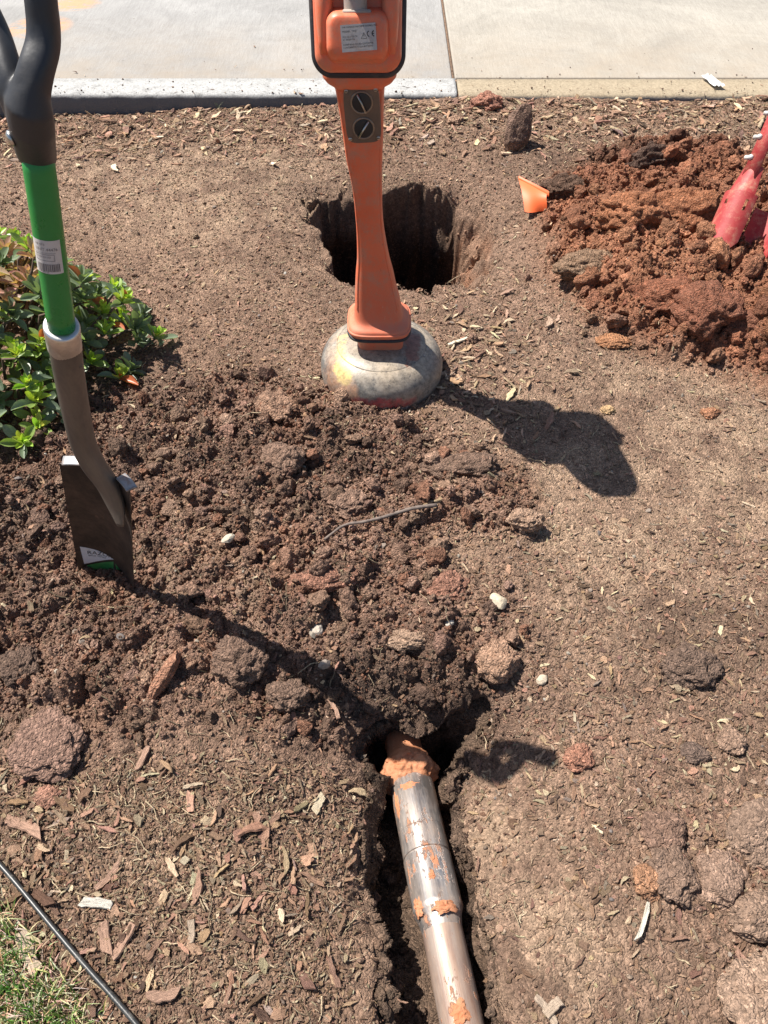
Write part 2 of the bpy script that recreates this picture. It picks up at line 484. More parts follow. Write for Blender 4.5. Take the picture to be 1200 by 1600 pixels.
ca = P(640, 370); cr_ = P(745, 370)
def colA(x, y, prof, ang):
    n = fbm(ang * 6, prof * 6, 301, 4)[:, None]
    a = np.array([[.085, .054, .040]]) * (1 + .4 * n) * (1 - .5 * sst(.05, .3, prof))[:, None]; b = np.array([[.42, .25, .165]]) * (1 + .25 * n); c = np.array([[.34, .14, .07]])  # recess shade painted into the wall soil, darkening with depth
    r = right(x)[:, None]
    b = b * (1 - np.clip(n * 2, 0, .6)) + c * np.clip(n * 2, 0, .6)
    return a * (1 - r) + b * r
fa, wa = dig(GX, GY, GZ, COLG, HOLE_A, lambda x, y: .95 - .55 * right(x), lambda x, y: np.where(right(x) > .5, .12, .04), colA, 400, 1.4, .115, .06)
def depB(x, y):
    return .20 + .10 * sst(.55, .64, y) + .03 * fbm(x * 9, y * 9, 333, 2) - .075 * sst(.42, .18, y)
def colB(x, y, prof, ang):
    n = fbm(x * 18, y * 18, 311, 4)[:, None]
    return np.array([[.15, .098, .068]]) * (1 + .5 * n) + 0 * x[:, None]
fb, wb = dig(GX, GY, GZ, COLG, HOLE_B, depB, lambda x, y: .04 + 0 * x, colB, 500, 1.1)

me = bpy.data.meshes.new('ground')
nv = NU * NV
me.vertices.add(nv)
me.vertices.foreach_set('co', np.stack([GX, GY, GZ], 1).astype(np.float32).ravel())
ii = np.arange(NV - 1)[:, None] * NU + np.arange(NU - 1)[None, :]
quads = np.stack([ii, ii + 1, ii + 1 + NU, ii + NU], -1).reshape(-1, 4)
me.loops.add(quads.size); me.loops.foreach_set('vertex_index', quads.ravel().astype(np.int32))
me.polygons.add(len(quads)); me.polygons.foreach_set('loop_start', np.arange(0, quads.size, 4, dtype=np.int32))
me.polygons.foreach_set('use_smooth', np.ones(len(quads), dtype=bool))
me.update(calc_edges=True)
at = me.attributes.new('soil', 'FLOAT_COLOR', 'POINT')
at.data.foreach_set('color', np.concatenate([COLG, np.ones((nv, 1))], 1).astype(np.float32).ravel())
ground = link('ground', me, None, M_GROUND)
tag(ground, 'brown dug soil bed with a round hole and a narrow trench', None, None, 'structure')

def ground_z(x, y):
    X, Y = np.array([float(x)]), np.array([float(y)])
    return float(surface(X, Y)[0])

def G(px, py, lift=0.0):
    """point on the soil surface seen at pixel"""
    z = 0.0
    for _ in range(4):
        p = P(px, py, z); z = ground_z(p.x, p.y)
    p = P(px, py, z); p.z += lift
    return p

# ------------------------------------------------------------------ kerb and slabs
def box_mesh(name, x0, x1, y0, y1, z0, z1, bev=.008, segs=3):
    bm = bmesh.new()
    bmesh.ops.create_cube(bm, size=1)
    for v in bm.verts:
        v.co = Vector(((x0 + x1) / 2 + v.co.x * (x1 - x0), (y0 + y1) / 2 + v.co.y * (y1 - y0), (z0 + z1) / 2 + v.co.z * (z1 - z0)))
    if bev: bmesh.ops.bevel(bm, geom=bm.edges[:], offset=bev, segments=segs, affect='EDGES', profile=.6)
    me = bpy.data.meshes.new(name); bm.to_mesh(me); bm.free()
    me.polygons.foreach_set('use_smooth', [True] * len(me.polygons))
    return me

def ragged_kerb(name, x0, x1, mat, seed, top=KERB_Z):
    """kerb stone with slightly chipped front arris"""
    n = int((x1 - x0) / .012)
    prof = [(KERB_Y1 - .002, -.30), (KERB_Y1 - .002, top), (KERB_Y0 + .05, top), (KERB_Y0 + .014, top - .0015), (KERB_Y0 + .005, top - .006),
            (KERB_Y0, top - .016), (KERB_Y0 - .001, top - .05), (KERB_Y0 - .003, -.10), (KERB_Y0 - .003, -.30)]
    vs, fs = [], []
    for i in range(n + 1):
        x = x0 + (x1 - x0) * i / n
        for j, (y, z) in enumerate(prof):
            e = 0
            if 2 <= j <= 6:
                e = .0035 * mnoise.noise(Vector((x * 22, j * .3, seed))) + .003 * mnoise.noise(Vector((x * 90, j, seed)))
            vs.append((x, y + (e if j >= 3 else 0), z + (e * .5 if j in (3, 4, 5) else 0)))
    k = len(prof)
    for i in range(n):
        for j in range(k - 1):
            a = i * k + j; fs.append((a, a + 1, a + k + 1, a + k))
    fs.append(tuple(range(k))[::-1]); fs.append(tuple(range(n * k, n * k + k)))
    me = mesh_np(name, vs, fs, True)
    return me

xk = P(716, 147, KERB_Z).x
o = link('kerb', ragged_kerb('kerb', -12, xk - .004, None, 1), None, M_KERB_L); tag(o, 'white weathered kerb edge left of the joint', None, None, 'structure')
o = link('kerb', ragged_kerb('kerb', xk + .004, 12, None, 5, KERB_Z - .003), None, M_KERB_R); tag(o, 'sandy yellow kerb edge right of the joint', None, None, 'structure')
xs = P(700, 60, KERB_Z).x
o = link('pavement', box_mesh('pavement', -12, xs - .006, KERB_Y1 + .002, 9, -.3, KERB_Z - .004, .006), None, M_SLAB_L); tag(o, 'pale grey concrete slab with orange spray marks', None, None, 'structure')
o = link('pavement', box_mesh('pavement', xs + .006, 12, KERB_Y1 + .010, 9, -.3, KERB_Z - .002, .008), None, M_SLAB_R); tag(o, 'warm beige concrete slab behind the sandy kerb', None, None, 'structure')
M_ASPH = worn('asphalt', (.05, .05, .05), (.09, .085, .08), .85, scale=20)
o = link('road', box_mesh('road', -60, 60, 9.004, 80, -.4, -.06, 0), None, M_ASPH); tag(o, 'dark asphalt road beyond the slabs', None, None, 'structure')
# sand and soil caught in the joints
M_JOINT = worn('joint_dirt', (.20, .13, .09), (.33, .22, .15), .9, (.4, .6), scale=60)
o = link('joint_fill', box_mesh('joint_fill', xs - .0055, xs + .0055, KERB_Y1 + .004, 8.99, -.2, KERB_Z - .010, 0), None, M_JOINT); tag(o, 'dirt filled joint between the two slabs', None, None, 'structure')
o = link('joint_fill', box_mesh('joint_fill', xs + .006, 11, KERB_Y1 - .0015, KERB_Y1 + .009, -.2, KERB_Z - .010, 0), None, M_JOINT); tag(o, 'dirt filled joint between beige slab and kerb', None, None, 'structure')

# ------------------------------------------------------------------ generic mesh builders
def sweep(path, radii, n=20, up=(0, 0, 1), cap=True, expo=2.0, closed=False):
    """tube along a path; radii = list of (a, b) half axes"""
    path = [Vector(p) for p in path]
    vs, fs = [], []
    m = len(path)
    ref = None
    for i, p in enumerate(path):
        if closed: t = (path[(i + 1) % m] - path[i - 1]).normalized()
        else: t = (path[min(i + 1, m - 1)] - path[max(i - 1, 0)]).normalized()
        if ref is None:
            ref = Vector(up); ref = (ref - t * ref.dot(t))
            if ref.length < 1e-3: ref = Vector((1, 0, 0)) - t * t.x
        ref = (ref - t * ref.dot(t)).normalized()
        side = t.cross(ref)
        r = radii[i] if isinstance(radii, list) else radii
        a, b = r if isinstance(r, tuple) else (r, r)
        for k in range(n):
            w = 2 * math.pi * k / n
            c, s = math.cos(w), math.sin(w)
            c = math.copysign(abs(c) ** (2 / expo), c); s = math.copysign(abs(s) ** (2 / expo), s)
            vs.append(p + side * (a * c) + ref * (b * s))
    mm = m if closed else m - 1
    for i in range(mm):
        i2 = (i + 1) % m
        for k in range(n):
            k2 = (k + 1) % n
            fs.append((i * n + k, i * n + k2, i2 * n + k2, i2 * n + k))
    if cap and not closed:
        fs.append(tuple(range(n))[::-1]); fs.append(tuple((m - 1) * n + k for k in range(n)))
    return vs, fs

def smooth_path(pts, k=8):
    """Catmull-Rom through points (any tuple length)"""
    pts = [np.array(p, float) for p in pts]
    P_ = [2 * pts[0] - pts[1]] + pts + [2 * pts[-1] - pts[-2]]
    out = []
    for i in range(1, len(P_) - 2):
        p0, p1, p2, p3 = P_[i - 1:i + 3]
        for j in range(k):
            t = j / k
            out.append(.5 * ((2 * p1) + (-p0 + p2) * t + (2 * p0 - 5 * p1 + 4 * p2 - p3) * t * t + (-p0 + 3 * p1 - 3 * p2 + p3) * t ** 3))
    out.append(pts[-1])
    return out

def rrect(hx, hy, r, k, n):
    """k-th of n points on a rounded rectangle; n divisible by 4, corners get most points"""
    r = min(r, hx * .98, hy * .98)
    q = n // 4; qi, j = divmod(k, q)
    a = math.pi / 2 * (qi + j / (q - 1))
    cx = (hx - r) * (1 if qi in (0, 3) else -1); cy = (hy - r) * (1 if qi in (0, 1) else -1)
    return cx + r * math.cos(a), cy + r * math.sin(a)

def loft(sections, frame, n=64, cap=True):
    """sections: (h, cx, cy, hx, hy, expo) in a frame (origin, X, Y, Z); rounded rectangles"""
    O, X, Y, Z = [Vector(a) for a in frame]
    vs, fs = [], []
    for (h, cx, cy, hx, hy, e) in sections:
        for k in range(n):
            w = 2 * math.pi * (k + .5) / n
            c, s = math.cos(w), math.sin(w)
            if e < 0:
                x_, y_ = rrect(hx, hy, -e, k, n)
                vs.append(O + X * (cx + x_) + Y * (cy + y_) + Z * h); continue
            c = math.copysign(abs(c) ** (2 / e), c); s = math.copysign(abs(s) ** (2 / e), s)
            vs.append(O + X * (cx + hx * c) + Y * (cy + hy * s) + Z * h)
    m = len(sections)
    for i in range(m - 1):
        for k in range(n):
            k2 = (k + 1) % n
            fs.append((i * n + k, i * n + k2, (i + 1) * n + k2, (i + 1) * n + k))
    if cap:
        fs.append(tuple(range(n))[::-1]); fs.append(tuple((m - 1) * n + k for k in range(n)))
    return vs, fs

def lathe(profile, frame, n=64):
    O, X, Y, Z = [Vector(a) for a in frame]
    vs, fs = [], []
    for (r, h) in profile:
        for k in range(n):
            w = 2 * math.pi * k / n
            vs.append(O + X * (r * math.cos(w)) + Y * (r * math.sin(w)) + Z * h)
    for i in range(len(profile) - 1):
        for k in range(n):
            k2 = (k + 1) % n
            fs.append((i * n + k, i * n + k2, (i + 1) * n + k2, (i + 1) * n + k))
    fs.append(tuple(range(n))[::-1]); fs.append(tuple((len(profile) - 1) * n + k for k in range(n)))
    return vs, fs

WX, WY, WZ = Vector((1, 0, 0)), Vector((0, 1, 0)), Vector((0, 0, 1))
def part(name, vf, mat, parent, smooth=True, label=None):
    vs, fs = vf
    loc = Vector(parent.location) if parent is not None else Vector((0, 0, 0))
    if parent is not None and parent.parent is not None: loc = Vector((0, 0, 0)) + Vector(parent.matrix_world.translation) * 0 + ROOTLOC[parent.name]
    me = mesh_np(name, [Vector(v) - loc for v in vs], fs, smooth)
    o = link(name, me, parent, mat)
    ROOTLOC[o.name] = loc
    if label: o['label'] = label
    return o
ROOTLOC = {}

def autosmooth(o, ang=35):
    me = o.data
    bm = bmesh.new(); bm.from_mesh(me)
    for e in bm.edges:
        if len(e.link_faces) == 2 and e.calc_face_angle(0) > math.radians(ang): e.smooth = False
    bm.to_mesh(me); bm.free()
    return o

# ------------------------------------------------------------------ locating receiver (orange wand on a round foot)
def orange_plastic():
    t = NT('worn_orange_plastic'); v = t.coord('Object')
    c = t.mix((.78, .125, .045), (.82, .20, .095), t.ramp(t.noise(v, 6, 4, .6), [(.3, 0.0), (.7, 1.0)]))
    f = t.ramp(t.noise(v, 22, 9, .78), [(.45, 0.0), (.62, .8)])
    sz = t.n('SeparateXYZ'); t.l(v, sz.inputs[0])
    low = t.ramp(sz.outputs[2], [(.15, .85), (.34, 0.0)])     # dust gathers on the foot end
    f = t.math('MAXIMUM', f, t.math('MULTIPLY', low, t.ramp(t.noise(v, 30, 6, .7), [(.3, .25), (.6, 1.0)])))
    c = t.mix(c, (.52, .27, .18), t.math('MULTIPLY', f, .75))
    scr = t.ramp(t.noise(t.coord('Object', (60, 60, 8)), 3, 4, .8), [(.66, 0.0), (.70, .6)])
    c = t.mix(c, (.22, .09, .05), scr)
    c = t.mix(c, (.22, .13, .10), t.ramp(t.noise(v, 26, 5, .75), [(.68, 0.0), (.73, .65)]))
    c = t.mix(c, (.62, .36, .26), t.ramp(t.noise(t.coord('Object', (40, 40, 10)), 2.2, 6, .8), [(.60, 0.0), (.68, .45)]))
    return t.done(c, t.math('ADD', t.math('MULTIPLY', f, .35), .38), normal=t.bump(t.noise(v, 300, 3, .6), .0004, .4), spec=.45)
M_ORANGE = orange_plastic()
M_RUBBER = worn('black_rubber', (.025, .027, .032), (.13, .10, .085), .55, (.5, .8), scale=25)
M_PLATE = worn('brown_metal_plate', (.135, .105, .085), (.24, .16, .11), .45, (.4, .75), scale=25, metal=.35)
M_BRASS = worn('tarnished_ring', (.30, .24, .19), (.18, .12, .09), .35, (.45, .8), scale=30, metal=.6)
M_DARK = worn('dark_plastic', (.02, .02, .022), (.06, .05, .045), .5)
M_STEEL = worn('bare_steel', (.55, .54, .52), (.32, .26, .2), .3, (.5, .8), scale=30, metal=1.0)
M_GREYTUBE = worn('scuffed_grey_handle', (.34, .34, .345), (.45, .34, .25), .5, (.4, .7), (.12, .11, .11), scale=20)

def foot_mat():
    t = NT('spray_stained_plastic'); v = t.coord('Object')
    c = t.mix((.085, .092, .10), (.30, .275, .24), t.ramp(t.noise(v, 14, 10, .82), [(.42, 0.0), (.58, 1.0)]))
    c = t.mix(c, (.36, .29, .22), t.ramp(t.noise(v, 4, 5, .7), [(.45, 0.0), (.65, .7)]))
    ge = t.n('NewGeometry'); sn_ = t.n('SeparateXYZ'); t.l(ge.outputs['Normal'], sn_.inputs[0])
    upf = t.math('MULTIPLY', t.ramp(sn_.outputs[2], [(.55, 0.0), (.9, 1.0)]), t.ramp(t.noise(v, 18, 8, .75), [(.36, .25), (.6, .95)]))
    c = t.mix(c, (.42, .34, .25), upf)
    c = t.mix(c, (.05, .055, .062), t.ramp(t.noise(v, 45, 8, .8), [(.56, 0.0), (.64, .75)]))
    sx = t.n('SeparateXYZ'); t.l(v, sx.inputs[0])
    wob = t.math('MULTIPLY', t.math('SUBTRACT', t.noise(v, 26, 6, .7), .5), .05)
    def spot(cx, cz, rx, rz, soft=.5):
        dx = t.math('DIVIDE', t.math('SUBTRACT', t.math('ADD', sx.outputs[0], wob), cx), rx)
        dz = t.math('DIVIDE', t.math('SUBTRACT', t.math('ADD', sx.outputs[2], wob), cz), rz)
        d = t.math('ADD', t.math('MULTIPLY', dx, dx), t.math('MULTIPLY', dz, dz))
        d = t.math('MAXIMUM', d, t.math('MULTIPLY', sx.outputs[1], 30))      # only on the side that faces the dig
        return t.ramp(d, [(soft, 1.0), (1.0, 0.0)])
    br = t.ramp(t.noise(v, 60, 6, .75), [(.32, .35), (.6, 1.0)])
    c = t.mix(c, (.55, .28, .15), t.math('MULTIPLY', spot(-.105, .045, .05, .05), t.math('MULTIPLY', br, .6)))
    c = t.mix(c, (.66, .50, .20), t.math('MULTIPLY', spot(-.098, .078, .026, .024), br))
    c = t.mix(c, (.46, .07, .075), t.math('MULTIPLY', spot(.0, .018, .095, .026), t.math('MULTIPLY', br, .9)))
    c = t.mix(c, (.60, .58, .62), t.math('MULTIPLY', spot(.01, -.004, .07, .013), .9))
    c = t.mix(c, (.28, .09, .05), t.math('MULTIPLY', spot(.082, .104, .026, .014), .7))
    rim_f = t.ramp(t.math('ADD', sx.outputs[2], t.math('MULTIPLY', wob, .8)), [(.004, .85), (.014, 0.0)])
    c = t.mix(c, (.24, .155, .115), t.math('MULTIPLY', rim_f, t.ramp(t.noise(v, 40, 6, .75), [(.42, 0.0), (.6, 1.0)])))
    c = t.mix(c, (.62, .62, .60), t.ramp(t.noise(v, 130, 3, .7), [(.70, 0.0), (.74, .8)]))
    c = t.mix(c, t.ramp(t.noise(v, 85, 7, .8), [(.36, .55), (.5, 1.0), (.66, 1.3)]), 1.0, 'MULTIPLY')
    return t.done(c, .42, normal=t.bump(t.noise(v, 150, 5, .7), .0006, .6), spec=.45)

FC = Vector((-.006, 1.63, 0)); FZ = ground_z(FC.x, FC.y - .1)
FC.z = .002
loc = empty('cable_locator', FC)
tag(loc, 'orange handheld underground locating receiver standing on a round grey paint-stained foot', 'locator')
fr = (FC, WX, WY, WZ)
prof = [(.158, -.02), (.1605, -.004), (.1625, .010), (.1625, .026), (.1605, .042), (.1555, .057), (.1465, .071), (.134, .083), (.119, .0915), (.1165, .0915), (.1145, .0935), (.095, .101), (.05, .107), (.0, .109)]
pp = smooth_path(prof, 4)
foot = part('round_foot', lathe([(max(a[0], 1e-4), a[1]) for a in pp], fr, 96), foot_mat(), loc)
# neck: block, flange, waist
Zb = FC.z
def sec(z, cx, w, d, e, cy=1.63): return (z, cx - FC.x, cy - FC.y, w, d, e)
blk = [sec(.088, -.008, .056, .046, 5), sec(.10, -.008, .0575, .0475, 5), sec(.13, -.009, .060, .050, 5), sec(.152, -.010, .063, .054, 5)]
fr0 = (Vector((FC.x, FC.y, 0)), WX, WY, WZ)
part('socket_block', loft(blk, fr0), M_ORANGE, loc)
neck = [(.153, -.012, .070, .064, 4.2), (.156, -.012, .0765, .070, 4.2), (.164, -.012, .0785, .072, 4.2), (.172, -.0125, .0775, .071, 4), (.178, -.013, .074, .068, 3.8),
        (.184, -.0135, .0665, .060, 3.6), (.192, -.014, .0605, .054, 3.6), (.21, -.015, .0575, .050, 3.6), (.235, -.017, .0545, .047, 3.6), (.262, -.020, .0505, .044, 3.6),
        (.30, -.0225, .0455, .040, 3.6), (.348, -.026, .0375, .036, 3.6), (.413, -.031, .0318, .034, 3.6), (.46, -.034, .0308, .0335, 3.6), (.505, -.0358, .0318, .034, 3.6),
        (.55, -.039, .035, .036, 3.6), (.59, -.042, .039, .038, 3.6), (.642, -.0437, .0425, .041, 3.6), (.70, -.0465, .0465, .044, 3.6), (.733, -.048, .050, .047, 3.6)]
ns = smooth_path([(z, cx - FC.x, 0, w, d, e) for z, cx, w, d, e in neck], 4)
part('neck', loft([tuple(s) for s in ns], fr0), M_ORANGE, loc)
# moulded seam ribs down both front corners of the neck
for sgn in (-1, 1):
    pth = []
    for s in ns[30:]:
        z, cx, cy, w, d, e = s
        a = math.radians(-90 + sgn * 52)
        c, q = math.cos(a), math.sin(a)
        c = math.copysign(abs(c) ** (2 / e), c); q = math.copysign(abs(q) ** (2 / e), q)
        pth.append(fr0[0] + Vector((cx + (w - .001) * c, (d - .0005) * q, z)))
    part('seam_rib', sweep(pth, .0028, 8), M_ORANGE, loc)
# rubber ring under the flange and groove line above
def ring_path(hw_, hd_, e, z, cx, cy=0, n=72):
    out = []
    for k in range(n):
        w = 2 * math.pi * k / n; c, s = math.cos(w), math.sin(w)
        c = math.copysign(abs(c) ** (2 / e), c); s = math.copysign(abs(s) ** (2 / e), s)
        out.append(fr0[0] + Vector((cx + hw_ * c, cy + hd_ * s, z)))
    return out
part('rubber_ring', sweep(ring_path(.0765, .070, 4.2, .1535, -.006), .0048, 8, closed=True), M_RUBBER, loc)
part('moulded_lip', sweep(ring_path(.0775, .071, 4.2, .1675, -.006), .0035, 8, closed=True), M_ORANGE, loc)

# head: pan, seal, front shell, battery box
pan = [sec(.728, -.048, .048, .046, 3.8), sec(.736, -.048, .054, .052, 3.8), sec(.744, -.0475, .066, .062, 3.8, 1.632), sec(.752, -.0475, .0725, .068, 3.8, 1.634), sec(.775, -.0475, .0745, .070, 3.8, 1.638)]
part('lower_pan', loft(pan, fr0), M_ORANGE, loc)
HO = Vector((-.0475, 1.568, .772)); HU = Vector((0, .30, .954)); HN = Vector((0, -.954, .30))
hf = (HO, WX, HU, HN)
HL = .30                                                     # length of the head along HU
def hsec(n_, hx, hu0, hu1, e, cx=0): return (n_, cx, (hu0 + hu1) / 2, hx, (hu1 - hu0) / 2, e)
rear = [hsec(-.085, .045, .05, HL - .05, -.03), hsec(-.075, .06, .03, HL - .03, -.03), hsec(-.05, .072, .008, HL - .01, -.03), hsec(-.02, .0775, .0, HL, -.03), hsec(-.006, .079, -.002, HL + .002, -.03)]
part('rear_shell', loft([tuple(a) for a in smooth_path(rear, 3)], hf), M_ORANGE, loc)
seal = []
for k in range(96):
    x_, y_ = rrect(.0800, HL / 2 + .003, .030, k, 96)
    x_ *= 1 + .07 * math.cos(y_ / (HL / 2) * 1.5 - .2)
    seal.append(HO + WX * x_ + HU * (HL / 2 + y_))
sl2 = []
for i, p in enumerate(seal):          # even out the long straight sides
    q_ = seal[(i + 1) % len(seal)]; sl2.append(p); d_ = (q_ - p).length
    for m_i in range(1, int(d_ / .012) + 1): sl2.append(p + (q_ - p) * (m_i / (int(d_ / .012) + 1)))
seal = sl2
part('rubber_seal', sweep(seal, (.0072, .0062), 12, closed=True), M_RUBBER, loc)
front = [hsec(.006, .080, -.001, HL + .001, -.03), hsec(.018, .080, .0, HL, -.03), hsec(.028, .077, .003, HL - .003, -.028), hsec(.034, .070, .010, HL - .01, -.025), hsec(.036, .055, .02, HL - .02, -.02)]
part('front_shell', loft([tuple(a) for a in smooth_path(front, 3)], hf), M_ORANGE, loc)
# swelling cheeks beside the box
for sgn in (-1, 1):
    secs = []
    for i in range(13):
        u = i / 12; r = math.sin(math.pi * min(1, .12 + u * .95)) ** .5
        secs.append((.03 + u * (HL - .05), sgn * .059, .030 + .006 * math.sin(u * 6), max(.002, .0165 * r), max(.002, .030 * r), 2.4))
    part('side_cheek', loft(secs, (HO, WX, HN, HU), 24), M_ORANGE, loc)
box = [hsec(.020, .0660, .004, .110, -.024), hsec(.030, .0600, .012, .104, -.022), hsec(.045, .0570, .019, .100, -.021), hsec(.060, .0552, .022, .097, -.020), hsec(.068, .0535, .024, .095, -.020),
       hsec(.075, .049, .028, .0905, -.018), hsec(.078, .042, .034, .085, -.014), hsec(.0785, .02, .05, .070, -.008)]
part('battery_box', loft([tuple(a) for a in smooth_path(box, 3)], hf, 96), M_ORANGE, loc)
# grey pad where the grip meets the box, and the bowed grip
def quadbox(O, X, Y, Z, hx, hy, hz, bev=.0015):
    bm = bmesh.new(); bmesh.ops.create_cube(bm, size=2)
    for v in bm.verts: v.co = Vector((v.co.x * hx, v.co.y * hy, v.co.z * hz))
    if bev: bmesh.ops.bevel(bm, geom=bm.edges[:], offset=bev, segments=2, affect='EDGES')
    vs = [Vector(O) + Vector(X) * v.co.x + Vector(Y) * v.co.y + Vector(Z) * v.co.z for v in bm.verts]
    bm.verts.index_update(); fs = [tuple(v.index for v in f.verts) for f in bm.faces]; bm.free()
    return vs, fs
part('grip_pad', quadbox(HO + HU * .0945 + HN * .060 + WX * .0, WX, HN, HU, .0250, .0115, .004), M_GREYTUBE, loc)
gp = smooth_path([HO + HU * .082 + HN * .052 - WX * .002, HO + HU * .13 + HN * .058 - WX * .003, HO + HU * .17 + HN * .078 - WX * .004, HO + HU * .22 + HN * .10 - WX * .003, HO + HU * .27 + HN * .10, HO + HU * .30 + HN * .055, HO + HU * .305 + HN * .01], 5)
part('grip', sweep(gp, (.0205, .0175), 24), M_GREYTUBE, loc)
# display hood above
hood = [hsec(.03, .074, .16, HL, 2.6), hsec(.08, .072, .185, HL + .01, 2.4), hsec(.13, .066, .21, HL + .02, 2.2), hsec(.17, .052, .235, HL + .02, 2.1), hsec(.19, .032, .255, HL + .0, 2.0)]
part('display_hood', loft([tuple(a) for a in smooth_path(hood, 3)], hf), M_ORANGE, loc)
# control plate on the neck
def neck_front(z):
    zs = [s[0] for s in ns]; ii_ = min(range(len(zs)), key=lambda i: abs(zs[i] - z)); s = ns[ii_]
    return Vector((FC.x + s[1], FC.y - s[4], z))
pa, pb = neck_front(.730), neck_front(.648)
PU = (pa - pb).normalized(); PX = (WX - PU * PU.x).normalized(); PN = PX.cross(PU)
if PN.y > 0: PN = -PN
PC = (pa + pb) / 2 + PN * .001 + WX * .0035
plate = [(-.004, 0, 0, .0355, .0570, 5), (.0035, 0, 0, .0355, .0570, 5), (.0045, 0, 0, .0343, .0558, 5), (.0046, 0, 0, .01, .02, 5)]
pl_ = part('control_plate', loft(plate, (PC, PX, PU, PN), 64), M_PLATE, loc); autosmooth(pl_)
def sub(name, vf, mat, parent, smooth=True, label=None):
    return part(name, vf, mat, parent, smooth, label)
for du, ang in ((.0245, -68), (-.0265, 55)):
    C0 = PC + PU * du + PN * .0045
    ringp = []
    for k in range(40):
        w = 2 * math.pi * k / 40
        ringp.append(C0 + PX * (.0205 * math.cos(w)) + PU * (.0205 * math.sin(w)))
    kn = part('battery_cap', lathe([(.0185, -.001), (.0185, .0016), (.0175, .0022), (.001, .0022)], (C0, PX, PU, PN), 40), M_DARK, loc); autosmooth(kn)
    sub('cap_ring', sweep(ringp, .0023, 8, closed=True), M_BRASS, kn)
    a = math.radians(ang)
    bx_ = PX * math.cos(a) + PU * math.sin(a)
    sub('cap_bar', quadbox(C0 + PN * .0055, bx_, PN.cross(bx_), PN, .0195, .0014, .0032, .0006), M_STEEL, kn)
for sx_ in (-1, 1):
    for sy_ in (-1, 1):
        C0 = PC + PX * (.0285 * sx_) + PU * (.0475 * sy_) + PN * .0045
        s_ = part('screw', lathe([(.0038, -.001), (.0038, .0012), (.003, .002), (.001, .0022)], (C0, PX, PU, PN), 14), M_STEEL, loc)
        sub('screw_slot', quadbox(C0 + PN * .0022, PX, PU, PN, .0028, .0007, .0003, 0), M_DARK, s_)

# text helper
def text_mesh(txt, size, align='LEFT'):
    cu = bpy.data.curves.new('lettering', 'FONT'); cu.body = txt; cu.size = size; cu.align_x = align; cu.resolution_u = 2
    ob = bpy.data.objects.new('tmp_text', cu); COL.objects.link(ob)
    dg = bpy.context.evaluated_depsgraph_get()
    m = bpy.data.meshes.new_from_object(ob.evaluated_get(dg))
    vs = [v.co.copy() for v in m.vertices]; fs = [tuple(p.vertices) for p in m.polygons]
    bpy.data.objects.remove(ob); bpy.data.curves.remove(cu); bpy.data.meshes.remove(m)
    return vs, fs
def lettering(items, mapf):
    """items: (text, x, y, size); mapf(x, y) -> point; all joined into one print"""
    V_, F_ = [], []
    for txt, x, y, s in items:
        vs, fs = text_mesh(txt, s); o = len(V_)
        V_ += [mapf(x + v.x, y + v.y) for v in vs]; F_ += [tuple(i + o for i in f) for f in fs]
    return V_, F_
M_LABEL = worn('label_foil', (.50, .47, .45), (.40, .30, .25), .45, (.5, .75), scale=40)
M_INK = worn('ink', (.03, .03, .03), (.12, .09, .08), .6, (.5, .8), scale=60)
# label on the box face
LC = HO + HU * .0565 + HN * .0793 + WX * .003
la = math.radians(4)
LX = WX * math.cos(la) + HU * math.sin(la); LY = HU * math.cos(la) - WX * math.sin(la)
lb = part('rating_label', quadbox(LC, LX, LY, HN, .031, .0205, .0004, 0), M_LABEL, loc, False)
mp = lambda x, y: LC + LX * x + LY * y + HN * .0009
items = [('THE CHARLES MACHINE WORKS, INC.', -.0285, .0155, .00365), ('MODEL: TKQ', -.028, .0088, .0042), ('FCC ID: PTD-TK', -.028, .0010, .0037), ('IC: 3056A-TK', -.028, -.0032, .0037),
         ('CONTAINS FCCID: QOQWT41', -.0285, -.0108, .0039), ('CONTAINS IC: 5123A-BGTWT41', -.0285, -.0150, .0037)]
sub('lettering', lettering(items, mp), M_INK, lb, False)
def arc_mark(cx, cy, r, w, a0, a1, n=16):
    vs, fs = [], []
    for i in range(n + 1):
        a = math.radians(a0 + (a1 - a0) * i / n)
        vs += [mp(cx + r * math.cos(a), cy + r * math.sin(a)), mp(cx + (r - w) * math.cos(a), cy + (r - w) * math.sin(a))]
    for i in range(n): fs.append((2 * i, 2 * i + 1, 2 * i + 3, 2 * i + 2))
    return vs, fs
def joinvf(lst):
    V_, F_ = [], []
    for vs, fs in lst:
        o = len(V_); V_ += list(vs); F_ += [tuple(i + o for i in f) for f in fs]
    return V_, F_
def barq(x0, y0, x1, y1, w):
    d = Vector((x1 - x0, y1 - y0)); d.normalize(); nn = Vector((-d.y, d.x)) * w / 2
    return [mp(x0 + nn.x, y0 + nn.y), mp(x1 + nn.x, y1 + nn.y), mp(x1 - nn.x, y1 - nn.y), mp(x0 - nn.x, y0 - nn.y)], [(0, 1, 2, 3)]
sub('conformity_mark', joinvf([arc_mark(.0195, .0045, .0048, .0014, 100, 260), arc_mark(.0282, .0045, .0048, .0014, 100, 260), barq(.0238, .0045, .0275, .0045, .0013)]), M_INK, lb, False)
sub('warning_mark', joinvf([barq(.0045, -.002, .0145, -.002, .0006), barq(.0045, -.002, .0095, .0068, .0006), barq(.0145, -.002, .0095, .0068, .0006), barq(.0095, .0006, .0095, .0042, .0009)]), M_INK, lb, False)

